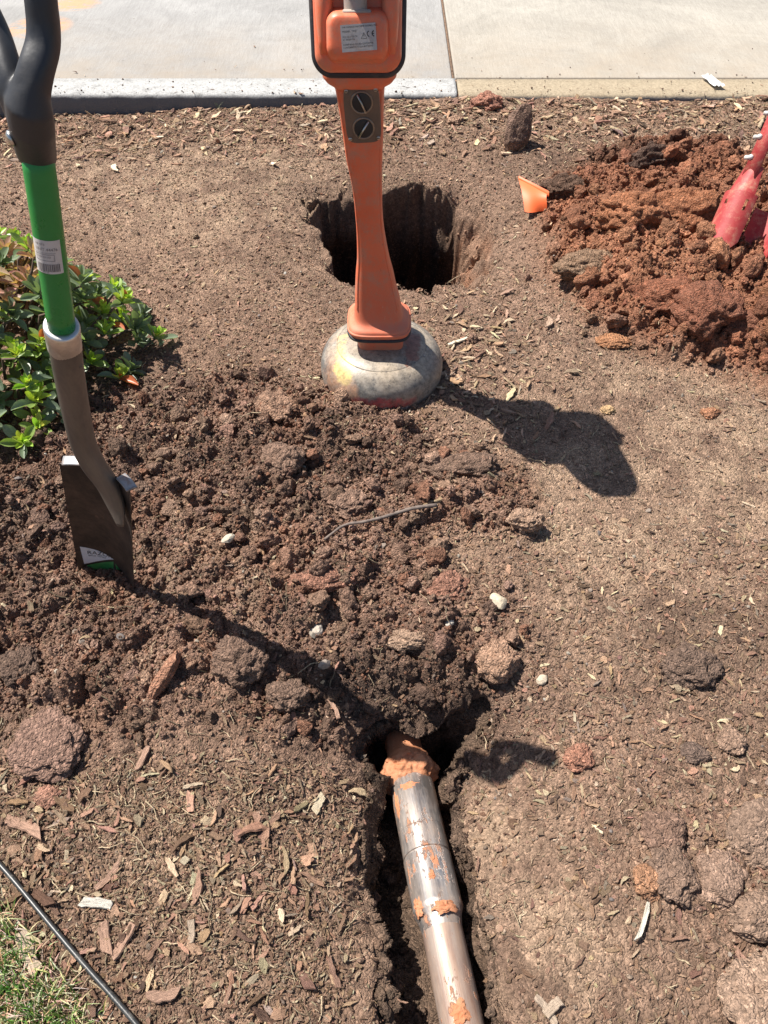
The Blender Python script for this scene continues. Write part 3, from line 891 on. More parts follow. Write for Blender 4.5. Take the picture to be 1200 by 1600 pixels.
# ------------------------------------------------------------------ shovel
M_GREEN = worn('green_fibreglass', (.012, .215, .035), (.025, .26, .06), .22, (.4, .7), scale=6, spec=.55)
M_BLACKP = worn('black_grip_plastic', (.028, .030, .036), (.05, .048, .05), .42, (.45, .8), scale=12)
M_ALU = worn('aluminium_collar', (.80, .79, .77), (.50, .48, .45), .34, (.4, .75), scale=30, metal=1.0)
def blade_mat():
    t = NT('used_blade_steel'); v = t.coord('Object')
    c = t.mix((.030, .025, .023), (.12, .085, .065), t.ramp(t.noise(v, 12, 8, .75), [(.42, 0.0), (.68, 1.0)]))
    c = t.mix(c, (.26, .155, .105), t.ramp(t.noise(v, 26, 6, .7), [(.63, 0.0), (.72, .7)]))
    return t.done(c, .48, .35, t.bump(t.noise(v, 70, 6, .7), .0008, .6), .4)
M_BLADE = blade_mat()
def socket_mat():
    t = NT('socket_steel'); v = t.coord('Object')
    c = t.mix((.115, .105, .095), (.19, .165, .14), t.ramp(t.noise(t.coord('Object', (3, 3, .6)), 12, 6, .7), [(.35, 0.0), (.65, 1.0)]))
    return t.done(c, .42, .45, t.bump(t.noise(v, 90, 5, .7), .0005, .5), .45)
M_SOCK = socket_mat()
M_TREAD = worn('worn_tread_steel', (.34, .33, .33), (.30, .17, .11), .5, (.5, .75), scale=50, metal=.5)
BLt, BRt = P(103, 714, .38), P(213, 759, .38)
BLb, BRb = P(130, 876, .02), P(217, 908, .02)
sbase = (BLb + BRb) / 2; sbase.z = 0
shv = empty('shovel', sbase)
tag(shv, 'green handled spade with black forked grip stuck upright in the loose soil', 'spade')
wv_ = ((BRt - BLt) + (BRb - BLb)).normalized(); uv_ = ((BLt + BRt) / 2 - (BLb + BRb) / 2).normalized()
nv_ = wv_.cross(uv_).normalized()
if nv_.y > 0: nv_ = -nv_
def blade_pt(s, t):
    """s -1..1 across, t 0 (cutting edge, buried) .. 1 top"""
    l = BLb + (BLt - BLb) * (t * 1.16 - .16); r = BRb + (BRt - BRb) * (t * 1.16 - .16)
    p = l + (r - l) * (s * .5 + .5)
    curve = .022 * (s * s) - .004
    if t < .3: p = p + uv_ * (-.03 * (1 - abs(s) ** 2.5) * (1 - t / .3)) 
    return p + nv_ * curve
vs, fs = [], []
NS, NTT = 24, 30
for side in (0, 1):
    for j in range(NTT + 1):
        for i in range(NS + 1):
            p = blade_pt(i / NS * 2 - 1, j / NTT)
            vs.append(p - nv_ * (.0022 if side else 0))
base = (NS + 1) * (NTT + 1)
for j in range(NTT):
    for i in range(NS):
        a = j * (NS + 1) + i
        fs.append((a, a + 1, a + NS + 2, a + NS + 1)); fs.append((a + base, a + NS + 1 + base, a + NS + 2 + base, a + 1 + base))
rim_ = [i for i in range(NS + 1)] + [j * (NS + 1) + NS for j in range(1, NTT + 1)] + [NTT * (NS + 1) + i for i in range(NS - 1, -1, -1)] + [j * (NS + 1) for j in range(NTT - 1, 0, -1)]
for a, b in zip(rim_, rim_[1:] + rim_[:1]): fs.append((a, a + base, b + base, b))
bl = part('blade', (vs, fs), M_BLADE, shv)
autosmooth(bl, 40)
# rolled foot treads on each shoulder
for s0, s1 in ((-.98, -.42), (.52, .98)):
    pts = [blade_pt(s0 + (s1 - s0) * k / 8, 1) for k in range(9)]
    part('foot_tread', sweep([p + nv_ * -.007 + uv_ * .0012 for p in pts], [(.010, .0022)] * 9, 12, up=tuple(uv_), expo=4), M_TREAD, shv)
# blade sticker
SK = lambda s, t: blade_pt(s, t) + nv_ * .0008
M_STKW = worn('sticker_white', (.66, .67, .70), (.4, .36, .33), .4, (.55, .8), scale=50)
M_STKG = worn('sticker_green', (.02, .22, .05), (.12, .3, .12), .4, (.45, .6), (.02, .03, .02), scale=40)
def stick_tri(pts, n=8):
    vs, fs = [], []
    A, B, C = pts
    for i in range(n + 1):
        for j in range(n + 1 - i):
            u, w = i / n, j / n
            s = A[0] + (B[0] - A[0]) * u + (C[0] - A[0]) * w; t_ = A[1] + (B[1] - A[1]) * u + (C[1] - A[1]) * w
            vs.append(SK(s, t_))
    idx = {}; k = 0
    for i in range(n + 1):
        for j in range(n + 1 - i): idx[i, j] = k; k += 1
    for i in range(n):
        for j in range(n - i):
            fs.append((idx[i, j], idx[i + 1, j], idx[i, j + 1]))
            if i + j < n - 1: fs.append((idx[i + 1, j], idx[i + 1, j + 1], idx[i, j + 1]))
    return vs, fs
st = part('blade_sticker', stick_tri([(-.86, .335), (.12, .265), (-.82, .175)]), M_STKW, shv)
vs, fs = joinvf([stick_tri([(-.76, .165), (.10, .245), (.05, .13)]), stick_tri([(-.76, .165), (.05, .13), (-.5, .10)]), stick_tri([(.16, .235), (.52, .165), (.2, .14)])])
part('green_sticker', (vs, fs), M_STKG, shv)
BWm = (BRb - BLb).length / 2
sub('lettering', lettering([('RAZOR', 0, 0, .016), ('BACK TOOLS', .002, -.007, .006)], lambda x, y: blade_pt(-.70 + x / BWm, .268 + y / .42) + nv_ * .0014), M_INK, st, False)
# socket: from the collar down, cranked into the blade
sp_ = [tuple(P(100, 530, .70)), tuple(P(109, 590, .615)), tuple(P(119, 645, .535)), tuple(P(130, 692, .462)), tuple(P(147, 727, .408)), tuple(P(168, 757, .362)), tuple(P(181, 790, .318)), tuple(P(188, 822, .283))]
sr = [(.0215, .0215), (.0215, .0215), (.0210, .0210), (.0205, .0205), (.0225, .019), (.0230, .017), (.019, .012), (.008, .003)]
pth = smooth_path([a + b for a, b in zip(sp_, sr)], 6)
part('socket', sweep([q[:3] for q in pth], [(max(q[3], .002), max(q[4], .002)) for q in pth], 32, up=tuple(nv_)), M_SOCK, shv)
c0, c1 = P(100, 535, .693), P(96.5, 512, .727)
axd = (c1 - c0).normalized()
part('collar', sweep([c0 - axd * .012, c0 - axd * .0115, c1, c1 + axd * .004, c1 + axd * .0045], [(.0222, .0222), (.0228, .0228), (.0232, .0232), (.0225, .0225), (.0195, .0195)], 40), M_ALU, shv)
rv = P(124, 567, .648) - Vector((0, 0, 0)); rv = P(123, 565, .655); rc = P(108, 570, .645)
tov = (Vector((0, 0, H)) - rc).normalized(); out = (WX * .75 + tov * .55).normalized()
part('rivet', lathe([(.0045, 0), (.0042, .002), (.0028, .0034), (.0005, .004)], (rc + out * .0205, out.orthogonal(), out.cross(out.orthogonal()), out), 14), M_SOCK, shv)
g0, g1 = c1, P(57, 232, .952)
part('shaft', sweep([g0 + (g1 - g0) * k / 10 for k in range(11)], .0178, 32), M_GREEN, shv)
# forked grip
gsock = [(P(57, 243, .94), .0225, .0205), (P(53, 222, .962), .0235, .0215), (P(49, 195, .988), .0245, .0225), (P(45, 165, 1.012), .0245, .0215), (P(48, 142, 1.025), .0195, .0170), (P(52, 124, 1.036), .014, .012)]
YK = [sweep([p for p, a, b in gsock], [(a, b) for p, a, b in gsock], 32, up=tuple(nv_))]
lim = [(P(51, 195, .985), .0205), (P(48, 152, 1.018), .0185), (P(56, 112, 1.040), .0168), (P(67, 72, 1.058), .0160), (P(68, 40, 1.074), .0155), (P(64, 0, 1.095), .0150), (P(62, -40, 1.115), .0145), (P(60, -75, 1.135), .014)]
q = smooth_path([tuple(p) + (r,) for p, r in lim], 5)
YK.append(sweep([a[:3] for a in q], [(a[3] * .95, a[3]) for a in q], 28, up=tuple(wv_), expo=2.6))
def limb_off(i, dx, dy, r):
    p = Vector(lim[i][0]); return (p + Vector((dx, dy, 0)), r)
lim2 = [(P(40, 185, .99), .018), limb_off(1, -.020, .010, .0165), limb_off(2, -.037, .019, .0150), limb_off(3, -.056, .028, .0145), limb_off(4, -.068, .034, .014), limb_off(5, -.080, .040, .014), limb_off(6, -.086, .043, .0135), limb_off(7, -.088, .044, .0135)]
q2 = smooth_path([tuple(p) + (r,) for p, r in lim2], 5)
YK.append(sweep([a[:3] for a in q2], [(a[3] * .95, a[3]) for a in q2], 28, up=tuple(wv_), expo=2.6))
YK.append(sweep([lim2[1][0] + (lim[1][0] - lim2[1][0]) * k / 4 - axd * .006 for k in range(5)], (.010, .016), 16))
yk = part('forked_grip', joinvf(YK), M_BLACKP, shv)
md = yk.modifiers.new('fuse', 'REMESH'); md.mode = 'VOXEL'; md.voxel_size = .0016; md.use_smooth_shade = True
md = yk.modifiers.new('soften', 'SMOOTH'); md.factor = .5; md.iterations = 22
e1, e2 = Vector(q[-1][:3]), Vector(q2[-1][:3])
part('grip_bar', sweep([e1 + (e1 - e2).normalized() * .012, e1, e2, e2 + (e2 - e1).normalized() * .012], .0165, 24), M_BLACKP, shv)
bc = P(18, 207, .975)
bdir = (-wv_ * .6 + nv_ * .75).normalized()
bc = (gsock[1][0] + gsock[2][0]) / 2 + bdir * .0215
part('grip_bolt', lathe([(.0062, 0), (.006, .003), (.0035, .0052), (.0005, .006)], (bc, bdir.orthogonal(), bdir.cross(bdir.orthogonal()), bdir), 18), M_STEEL, shv)
# paper label wrapped on the shaft
lc_ = P(73, 388, 0)
ax_ = (g1 - g0).normalized(); tt_ = None
best = min(range(101), key=lambda k: abs(proj(*(g0 + (g1 - g0) * k / 100))[1] - 391))
LCN = g0 + (g1 - g0) * best / 100
camd = (Vector((0, 0, H)) - LCN); camd = (camd - ax_ * camd.dot(ax_)).normalized(); rgt = -camd.cross(ax_)
if rgt.x < 0: rgt = -rgt
def wrap(x, y, off=.0004):
    a = x / .0178
    return LCN + ax_ * y + (camd * math.cos(a) + rgt * math.sin(a)) * (.0178 + off)
vs, fs = [], []
for i in range(15):
    for j in range(2):
        vs.append(wrap(-.0255 + .0375 * i / 14, -.0215 + .043 * j))
for i in range(14): fs.append((2 * i, 2 * i + 2, 2 * i + 3, 2 * i + 1))
pl2 = part('paper_label', (vs, fs), worn('label_paper', (.62, .58, .55), (.5, .44, .4), .6, (.5, .8), scale=60), shv)
M_INK2 = worn('faded_ink', (.12, .11, .115), (.3, .27, .26), .6, (.45, .7), scale=90)
rr_ = random.Random(3)
bars = []
xx = -.020
while xx < .007:
    w = rr_.choice([.0005, .0008, .0013])
    y0, y1 = -.0185, -.0085
    bars.append(([wrap(xx, y0, .0008), wrap(xx + w, y0, .0008), wrap(xx + w, y1, .0008), wrap(xx, y1, .0008)], [(0, 1, 2, 3)])); xx += w + rr_.choice([.0006, .0009])
for (x0, y0, x1, y1) in ((-.020, .0035, .003, .004), (-.020, -.0045, .003, -.004), (.0026, -.0045, .003, .004), (-.020, -.0045, -.0196, .004), (-.021, .0055, .005, .0058)):
    bars.append(([wrap(x0 + (x1 - x0) * k / 6, yy, .0008) for k in range(7) for yy in (y0, y1)], [(2 * k, 2 * k + 2, 2 * k + 3, 2 * k + 1) for k in range(6)]))
sub('barcode', joinvf(bars), M_INK2, pl2, False)
sub('lettering', lettering([('UNIT 44476', -.019, .0085, .0052), ('44-476', -.018, .0152, .0042), ('0 49206 63', -.019, -.0205, .0030), ('MADE IN USA', -.018, -.0005, .0028)], lambda x, y: wrap(x, y, .0008)), M_INK2, pl2, False)

# ------------------------------------------------------------------ drill pipe in the trench
def clay_mat():
    t = NT('orange_clay'); v = t.coord('Object')
    c = t.mix((.46, .175, .08), (.56, .27, .15), t.ramp(t.noise(v, 30, 6, .7), [(.35, 0.0), (.65, 1.0)]))
    c = t.mix(c, (.36, .10, .04), t.ramp(t.noise(v, 90, 5, .7), [(.56, 0.0), (.7, .8)]))
    return t.done(c, .8, normal=t.bump(t.noise(v, 160, 6, .75), .0022, .9), spec=.3)
M_CLAY = clay_mat()
PA, PB = P(627, 1150, -.185), P(722, 1600, -.075)
PD = (PB - PA).normalized()
def s_at(py):
    return min((abs(proj(*(PA + PD * (k * .001 - .1)))[1] - py), k * .001 - .1) for k in range(900))[1]
def pipe_mat(name, base, alt, clayamt, metal, rough):
    t = NT(name); v = t.coord('Object')
    q_ = PD.to_track_quat('X', 'Z').to_euler()
    tc = t.n('TexCoord'); m1 = t.n('Mapping', vector_type='TEXTURE'); m1.inputs['Rotation'].default_value = q_
    m2 = t.n('Mapping'); m2.inputs['Scale'].default_value = (2, 26, 26)
    t.l(tc.outputs['Object'], m1.inputs[0]); t.l(m1.outputs[0], m2.inputs[0])
    st_ = m2.outputs[0]
    c = t.mix(base, alt, t.ramp(t.noise(st_, 2.2, 6, .7), [(.35, 0.0), (.62, 1.0)]))
    sm = t.n('Mapping'); sm.inputs['Scale'].default_value = (1, 3, 3); t.l(m1.outputs[0], sm.inputs[0])
    cl = t.ramp(t.math('ADD', t.math('MULTIPLY', t.noise(sm.outputs[0], 16, 7, .72), .8), t.math('MULTIPLY', t.noise(v, 90, 4, .7), .2)), [(clayamt, 0.0), (clayamt + .05, 1.0)])
    c = t.mix(c, (.46, .19, .095), cl)
    film = t.ramp(t.noise(sm.outputs[0], 9, 7, .75), [(.42, .03), (.66, .6)])
    c = t.mix(c, (.38, .26, .18), film)
    mt = t.math('MULTIPLY', t.math('SUBTRACT', 1.0, t.math('MAXIMUM', cl, film)), metal)
    r = t.math('ADD', t.math('MULTIPLY', cl, .4), t.math('ADD', t.math('MULTIPLY', film, .3), rough))
    return t.done(c, r, mt, t.bump(t.math('ADD', cl, t.math('MULTIPLY', t.noise(st_, 8, 5, .7), .3)), .0015, .8), .5)
M_HOUS = pipe_mat('scuffed_silver_steel', (.56, .54, .52), (.34, .29, .26), .54, .9, .38)
M_ROD = pipe_mat('rusty_rod_steel', (.32, .19, .14), (.42, .34, .29), .57, .45, .42)
pipe = empty('drill_pipe', PA)
tag(pipe, 'silver drill housing on a rusty rod, tip caked in orange clay, lying in the trench', 'drill pipe')
PXa = PD.orthogonal().normalized(); PYa = PD.cross(PXa)
pf = (PA, PXa, PYa, PD)
sH0, sG1, sG2, sH1 = s_at(1225), s_at(1302), s_at(1340), s_at(1428)
R_ = .0432; r_ = .0345
hp = [(R_ - .004, sH0 - .01), (R_ - .001, sH0), (R_, sH0 + .003), (R_, sG1 - .001), (R_ - .0006, sG1), (R_, sG1 + .001), (R_, sG2 - .0025), (R_ - .0022, sG2 - .0012), (R_ - .0022, sG2 + .0012), (R_ + .0006, sG2 + .0025),
      (R_ + .0006, sH1 - .012), (R_ + .0012, sH1 - .010), (R_ + .001, sH1 - .004), (R_ - .002, sH1 + .002), (R_ - .0055, sH1 + .012), (r_ + .001, sH1 + .022), (r_, sH1 + .03)]
o = part('housing', lathe(hp, pf, 72), M_HOUS, pipe); autosmooth(o, 25)
o = part('rod', lathe([(r_, sH1 + .02), (r_, sH1 + .5)], pf, 64), M_ROD, pipe); autosmooth(o, 40)
def lumpy_lathe(prof, amp, sc, seed, n=96, arc=None):
    vs, fs = lathe(prof, pf, n)
    out = []
    for i, v in enumerate(vs):
        ring = i // n
        a = amp[ring] if isinstance(amp, list) else amp
        ax0 = PA + PD * prof[ring][1]
        d = (v - ax0)
        k = mnoise.fractal(v * sc + Vector((seed, 0, 0)), .7, 2.2, 5) + .5 * abs(mnoise.noise(v * sc * 3))
        out.append(v + (d.normalized() * (k * a) + PD * (k * a * .6) if d.length > 1e-5 else d))
    return out, fs
tipp = [(.001, -.09), (.03, -.088), (.033, -.05), (.034, -.02), (.0335, 0), (.035, .012), (.038, .02), (.041, .028)] 
nst = 26
tp = []
for k in range(nst + 1):
    s = -.11 + (sH0 + .004 + .11) * k / nst
    tp.append((.034 + .004 * (k / nst), s))
part('clay_coating', lumpy_lathe(tp, .0035, 34, 2), M_CLAY, pipe)
cp = []
am = []
for k in range(27):
    u = k / 26; s = sH0 - .062 + .072 * u
    cp.append((.038 + .0150 * math.sin(math.pi * u) ** .7, s)); am.append(.013 * math.sin(math.pi * u) + .002)
part('clay_collar', lumpy_lathe(cp, am, 27, 5, 128), M_CLAY, pipe)
def clay_patch(s, ang, ls, lw, th, seed):
    vs, fs = [], []
    n, m = 26, 20
    for i in range(n + 1):
        for j in range(m + 1):
            u, w = i / n * 2 - 1, j / m * 2 - 1
            k = .8 + .55 * mnoise.noise(Vector((u * 1.5, w * 1.5, seed))) + .25 * mnoise.noise(Vector((u * 4, w * 4, seed + 2))) + .12 * mnoise.noise(Vector((u * 9, w * 9, seed + 2)))
            rr = math.sqrt(u * u + w * w); f = max(abs(u), abs(w)) / (rr + 1e-6) if rr > 0 else 1
            uu, ww = u * f * k, w * f * k
            edge = max(0, 1 - (max(abs(u), abs(w))) ** 3)
            a = ang + ww * lw
            rad = .0431 + th * (edge * (.7 + .6 * mnoise.noise(Vector((u * 3, w * 3, seed + 4))))) - .0006
            p = PA + PD * (s + uu * ls) + (PXa * math.cos(a) + PYa * math.sin(a)) * rad
            vs.append(p)
    for i in range(n):
        for j in range(m):
            a = i * (m + 1) + j; fs.append((a, a + 1, a + m + 2, a + m + 1))
    return vs, fs
upang = math.atan2(WZ.dot(PYa), WZ.dot(PXa))
def side_ang(dx): # angle on the pipe seen at a sideways share dx (-1..1)
    view = (Vector((0, 0, H)) - (PA + PD * .25)).normalized(); view = (view - PD * view.dot(PD)).normalized()
    right_ = PD.cross(view); right_ = right_ if right_.x > 0 else -right_
    d = view * math.sqrt(1 - dx * dx) + right_ * dx
    return math.atan2(d.dot(PYa), d.dot(PXa))
part('clay_crumb', clay_patch(s_at(1386), side_ang(.05), .012, .22, .004, 1), M_CLAY, pipe)
part('clay_crumb', clay_patch(s_at(1362), side_ang(.22), .008, .14, .003, 2), M_CLAY, pipe)
part('clay_smear', clay_patch(s_at(1434), side_ang(.25), .016, .55, .0045, 3), M_CLAY, pipe)
part('clay_smear', clay_patch(s_at(1422), side_ang(-.75), .020, .35, .005, 7), M_CLAY, pipe)
part('clay_smear', clay_patch(s_at(1390), side_ang(.62), .028, .10, .002, 9), M_CLAY, pipe)
part('clay_smear', clay_patch(s_at(1262), side_ang(-.8), .035, .22, .003, 11), M_CLAY, pipe)
part('clay_smear', clay_patch(s_at(1244), side_ang(-.2), .012, .85, .0014, 12), M_CLAY, pipe)
vs, fs = clay_patch(s_at(1596), side_ang(.0), .022, .55, .006, 14)
vs = [PA + (v - PA).project(PD) + ((v - PA) - (v - PA).project(PD)) * (r_ / .0430) for v in vs]
part('clay_smear', (vs, fs), M_CLAY, pipe)

# ------------------------------------------------------------------ loose material: shapes
def ico(sub):
    bm = bmesh.new(); bmesh.ops.create_icosphere(bm, subdivisions=sub, radius=1)
    bm.verts.ensure_lookup_table()
    vs = [v.co.copy() for v in bm.verts]; fs = [tuple(v.index for v in f.verts) for f in bm.faces]; bm.free(); return vs, fs
ICO = {k: ico(k) for k in (1, 2, 3, 4, 5)}
def clod_mesh(seed, sub=4, amp=.32, sc=1.3, crumb=.10, cuts=3, flat=1.0, ex=(1, 1, 1), cav=0.0):
    r_ = random.Random(seed); vs, fs = ICO[sub]; off = Vector((seed * 7.3, 0, 0)); out = []
    planes = []
    for _ in range(cuts):
        n_ = Vector((r_.uniform(-1, 1), r_.uniform(-1, 1), r_.uniform(-1, 1))).normalized(); planes.append((n_, r_.uniform(.55, .85)))
    for v in vs:
        p = v.copy()
        k = 1 + amp * mnoise.fractal(v * sc + off, .9, 2.1, 3)
        p *= k
        for n_, d in planes:
            e = p.dot(n_) - d
            if e > 0: p -= n_ * e * .85
        if crumb:
            def gr(q): d = mnoise.voronoi(q)[0][0] * 1.3; return math.sqrt(max(0, 1 - d * d))
            dp = crumb * 1.2 * (gr(p * 2.6 + off) - .5)
            if sub >= 3: dp += crumb * .8 * (gr(p * 5.5 + off * 2) - .5) * (.5 + gr(p * 1.7 + off))
            if sub >= 4: dp += crumb * .45 * (gr(p * 10 + off * 3) - .5)
            if sub >= 5: dp += crumb * .28 * (gr(p * 19 + off * 4) - .5)
            p += v * (dp + crumb * .4 * mnoise.noise(p * 3 + off))
        if cav: p += v * (-cav * max(0, mnoise.noise(p * 2.3 + off * 2)) )
        out.append(Vector((p.x * ex[0], p.y * ex[1], p.z * flat * ex[2])))
    return out, fs
def chip_mesh(seed, L=1.0, W=.3, T=.07, bend=.1, n=5, jag=1.0):
    r_ = random.Random(seed)
    top, cen = [], []
    vs, fs = [], []
    curve = r_.uniform(-bend, bend); tw = r_.uniform(-.5, .5); skew = r_.uniform(-.12, .12)
    for i in range(n + 1):
        u = i / n
        x = (u - .5) * L
        w = W * (.5 + jag * r_.uniform(-.2, .16))
        if i in (0, n): w *= r_.uniform(1 - .85 * (jag if jag == 1 else .6), 1.0)
        y = skew * math.sin(u * 3) + jag * r_.uniform(-.04, .04)
        z = curve * math.sin(math.pi * u)
        a = tw * (u - .5); ca, sa = math.cos(a), math.sin(a)
        xa, xb = x + r_.uniform(-.12, .12) * (i in (0, n)), x + r_.uniform(-.12, .12) * (i in (0, n))
        for (xx, yy, zz) in ((xa, y - w, -T / 2), (xb, y + w, -T / 2), (xb, y + w * .85, T / 2 + r_.uniform(-.01, .02)), (xa, y - w * .85, T / 2 + r_.uniform(-.01, .02))):
            vs.append(Vector((xx, yy * ca - zz * sa, yy * sa + zz * ca + z)))
    for i in range(n):
        for k in range(4):
            a, b = i * 4 + k, i * 4 + (k + 1) % 4
            fs.append((a, b, b + 4, a + 4))
    fs.append((3, 2, 1, 0)); fs.append((n * 4, n * 4 + 1, n * 4 + 2, n * 4 + 3))
    return vs, fs
def flake_mesh(seed):
    """roundish flat bark flake"""
    r_ = random.Random(seed); n = 9; vs = []; el = r_.uniform(.5, .95)
    for z in (-.05, .05):
        for k in range(n):
            w = 2 * math.pi * k / n; rr = .5 * (r_.uniform(.5, 1.15))
            vs.append(Vector((rr * math.cos(w), rr * math.sin(w) * el, z + r_.uniform(-.03, .04) + .12 * math.cos(w) * math.cos(w) * (seed % 3 - 1))))
    vs.append(Vector((0, 0, .09))); c = len(vs) - 1
    fs = [tuple(range(n))[::-1]]
    for k in range(n):
        k2 = (k + 1) % n; fs.append((k, k2, n + k2, n + k)); fs.append((n + k, n + k2, c))
    return vs, fs
def straw_mesh(seed, r=.016, n=7, bend=.16):
    r_ = random.Random(seed); pts = [(0, 0, 0)]; a = 0
    for i in range(n):
        a += r_.uniform(-bend, bend) * 2; pts.append((pts[-1][0] + math.cos(a) / n, pts[-1][1] + math.sin(a) / n, .04 * math.sin(i) * r_.random()))
    pts = [(p[0] - .5, p[1], p[2]) for p in pts]
    return sweep(pts, [(r * (1 - .5 * i / n), r * (1 - .5 * i / n)) for i in range(n + 1)], 5)

def protos(prefix, lst, smooth=True):
    return [mesh_np(prefix, v, f, smooth) for v, f in lst]
CLODS = protos('clod', [clod_mesh(s, 4, .34, 1.2 + .2 * (s % 3), .11, 2 + s % 3, .78) for s in range(8)])
CRUMBS = protos('crumb', [clod_mesh(50 + s, 2, .35, 1.3, .10, 3, .8) for s in range(6)])
CHIPS = protos('chip', [chip_mesh(s, 1, .16 + .06 * (s % 4), .06 + .02 * (s % 2)) for s in range(9)] + [flake_mesh(s) for s in range(5)], False)
STRAWS = protos('straw', [straw_mesh(s) for s in range(5)])
STONES = protos('stone', [clod_mesh(80 + s, 3, .28, .9, .0, 5, .7) for s in range(6)], False)
for m_ in CLODS + CRUMBS: m_.materials.append(M_CLOD)
for m_ in CHIPS + STRAWS: m_.materials.append(M_WOOD)
for m_ in STONES: m_.materials.append(M_STONE)

rng = np.random.default_rng(11)
def in_holes(X, Y, pad=.004):
    a, _, _ = poly_sd(X, Y, HOLE_A); b, _, _ = poly_sd(X, Y, HOLE_B)
    return np.maximum(a, b) > -pad
FOOTC = (FC.x, FC.y)
def scatter(n, dens, y0=.02, y1=3.29, margin=1.12, xr=None):
    """random points on the soil, kept with probability dens(fields)"""
    Y = rng.random(n * 3) ** .9 * (y1 - y0) + y0
    X = (rng.random(n * 3) * 2 - 1) * (.62 + .40 * Y) * margin
    X = X[:n * 3]
    if xr is not None: X = rng.random(n * 3) * (xr[1] - xr[0]) + xr[0]
    w = (.62 + .40 * Y) / (.62 + .40 * y1) if xr is None else np.ones(n * 3)
    keep = rng.random(n * 3) < w
    X, Y = X[keep][:n], Y[keep][:n]
    f = fields(X, Y)
    p = dens(X, Y, f)
    k = (rng.random(len(X)) < p) & ~in_holes(X, Y) & (np.hypot(X - FOOTC[0], Y - FOOTC[1]) > .155)
    X, Y = X[k], Y[k]
    f = {a: b[k] for a, b in f.items()}
    return X, Y, surface(X, Y, f), f

class Bag:
    """collects pieces of one kind; the ones that show largest become things, the rest one stuff object"""
    def __init__(s): s.loc, s.rot, s.scl, s.idx, s.tint, s.zone = [], [], [], [], [], []
    def add(s, loc, rot, scl, idx, tint, zone):
        s.loc.append(loc); s.rot.append(rot); s.scl.append(scl); s.idx.append(idx); s.tint.append(tint); s.zone.append(zone)
    def arrays(s): return [np.concatenate(a) if len(a) > 1 else a[0] for a in (s.loc, s.rot, s.scl, s.idx, s.tint)]

def gn_stuff(name, label, loc, rot, scl, idx, tint, sources):
    me = bpy.data.meshes.new(name); n = len(loc)
    me.vertices.add(n); me.vertices.foreach_set('co', loc.astype(np.float32).ravel())
    for nm, ty, arr, key in (('rot', 'FLOAT_VECTOR', rot, 'vector'), ('scl', 'FLOAT_VECTOR', scl, 'vector'), ('idx', 'INT', idx, 'value')):
        at = me.attributes.new(nm, ty, 'POINT'); at.data.foreach_set(key, np.ascontiguousarray(arr.astype(np.int32 if ty == 'INT' else np.float32)).ravel())
    at = me.attributes.new('tint', 'FLOAT_COLOR', 'POINT'); at.data.foreach_set('color', np.concatenate([tint, np.ones((n, 1))], 1).astype(np.float32).ravel())
    ob = link(name, me); tag(ob, label, None, None, 'stuff')
    ng = bpy.data.node_groups.new(name, 'GeometryNodeTree')
    ng.interface.new_socket('Geometry', in_out='INPUT', socket_type='NodeSocketGeometry'); ng.interface.new_socket('Geometry', in_out='OUTPUT', socket_type='NodeSocketGeometry')
    N = ng.nodes.new; L = ng.links.new
    gi, go = N('NodeGroupInput'), N('NodeGroupOutput')
    ip = N('GeometryNodeInstanceOnPoints'); jn = N('GeometryNodeJoinGeometry')
    for src in reversed(sources):
        oi = N('GeometryNodeObjectInfo'); oi.inputs['Object'].default_value = src; oi.inputs['As Instance'].default_value = True; oi.transform_space = 'ORIGINAL'
        L(oi.outputs['Geometry'], jn.inputs[0])
    def attr(nm, ty):
        a = N('GeometryNodeInputNamedAttribute'); a.data_type = ty; a.inputs[0].default_value = nm
        return [o for o in a.outputs if o.enabled and o.name == 'Attribute'][0]
    L(gi.outputs[0], ip.inputs['Points']); L(jn.outputs[0], ip.inputs['Instance']); ip.inputs['Pick Instance'].default_value = True
    L(attr('idx', 'INT'), ip.inputs['Instance Index'])
    er = N('FunctionNodeEulerToRotation'); L(attr('rot', 'FLOAT_VECTOR'), er.inputs[0]); L(er.outputs[0], ip.inputs['Rotation'])
    L(attr('scl', 'FLOAT_VECTOR'), ip.inputs['Scale'])
    L(ip.outputs[0], go.inputs[0])
    md = ob.modifiers.new('scatter', 'NODES'); md.node_group = ng
    return ob

LAND = [(P(595, 600), 'locator foot'), (P(175, 860), 'shovel blade'), (P(640, 370), 'round hole'), (P(690, 1350), 'drill pipe'), (P(560, 1060), 'pit edge'), (P(1040, 400), 'red clay pile'),
        (P(90, 1180), 'clay patty'), (P(835, 320), 'orange flag'), (P(812, 210), 'upright dark stone'), (P(130, 1500), 'thin black tubing'), (P(200, 520), 'green shrub'), (P(1150, 1350), 'big brown slabs'),
        (P(600, 820), 'long dark twig'), (P(300, 170), 'white kerb'), (P(1000, 160), 'sandy kerb'), (P(880, 720), 'locator shadow'), (P(1120, 800), 'empty right border'), (P(1000, 950), 'open tan ground'), (P(350, 1400), 'mulch field')]
def where(p, used={}):
    d = sorted(((p.xy - q.xy).length, nm, q) for q, nm in LAND)[0]
    q = d[2]; px, py, _ = proj(p.x, p.y, 0); qx, qy, _ = proj(q.x, q.y, 0)
    dx, dy = px - qx, py - qy
    side = ('right' if dx > 0 else 'left') if abs(dx) > abs(dy) else ('below' if dy > 0 else 'above')
    side = {'right': 'right of', 'left': 'left of', 'below': 'in front of', 'above': 'behind'}[side]
    near = 'just ' if d[0] < .12 else '' if d[0] < .25 else 'well '
    return f"{near}{side} the {d[1]}"

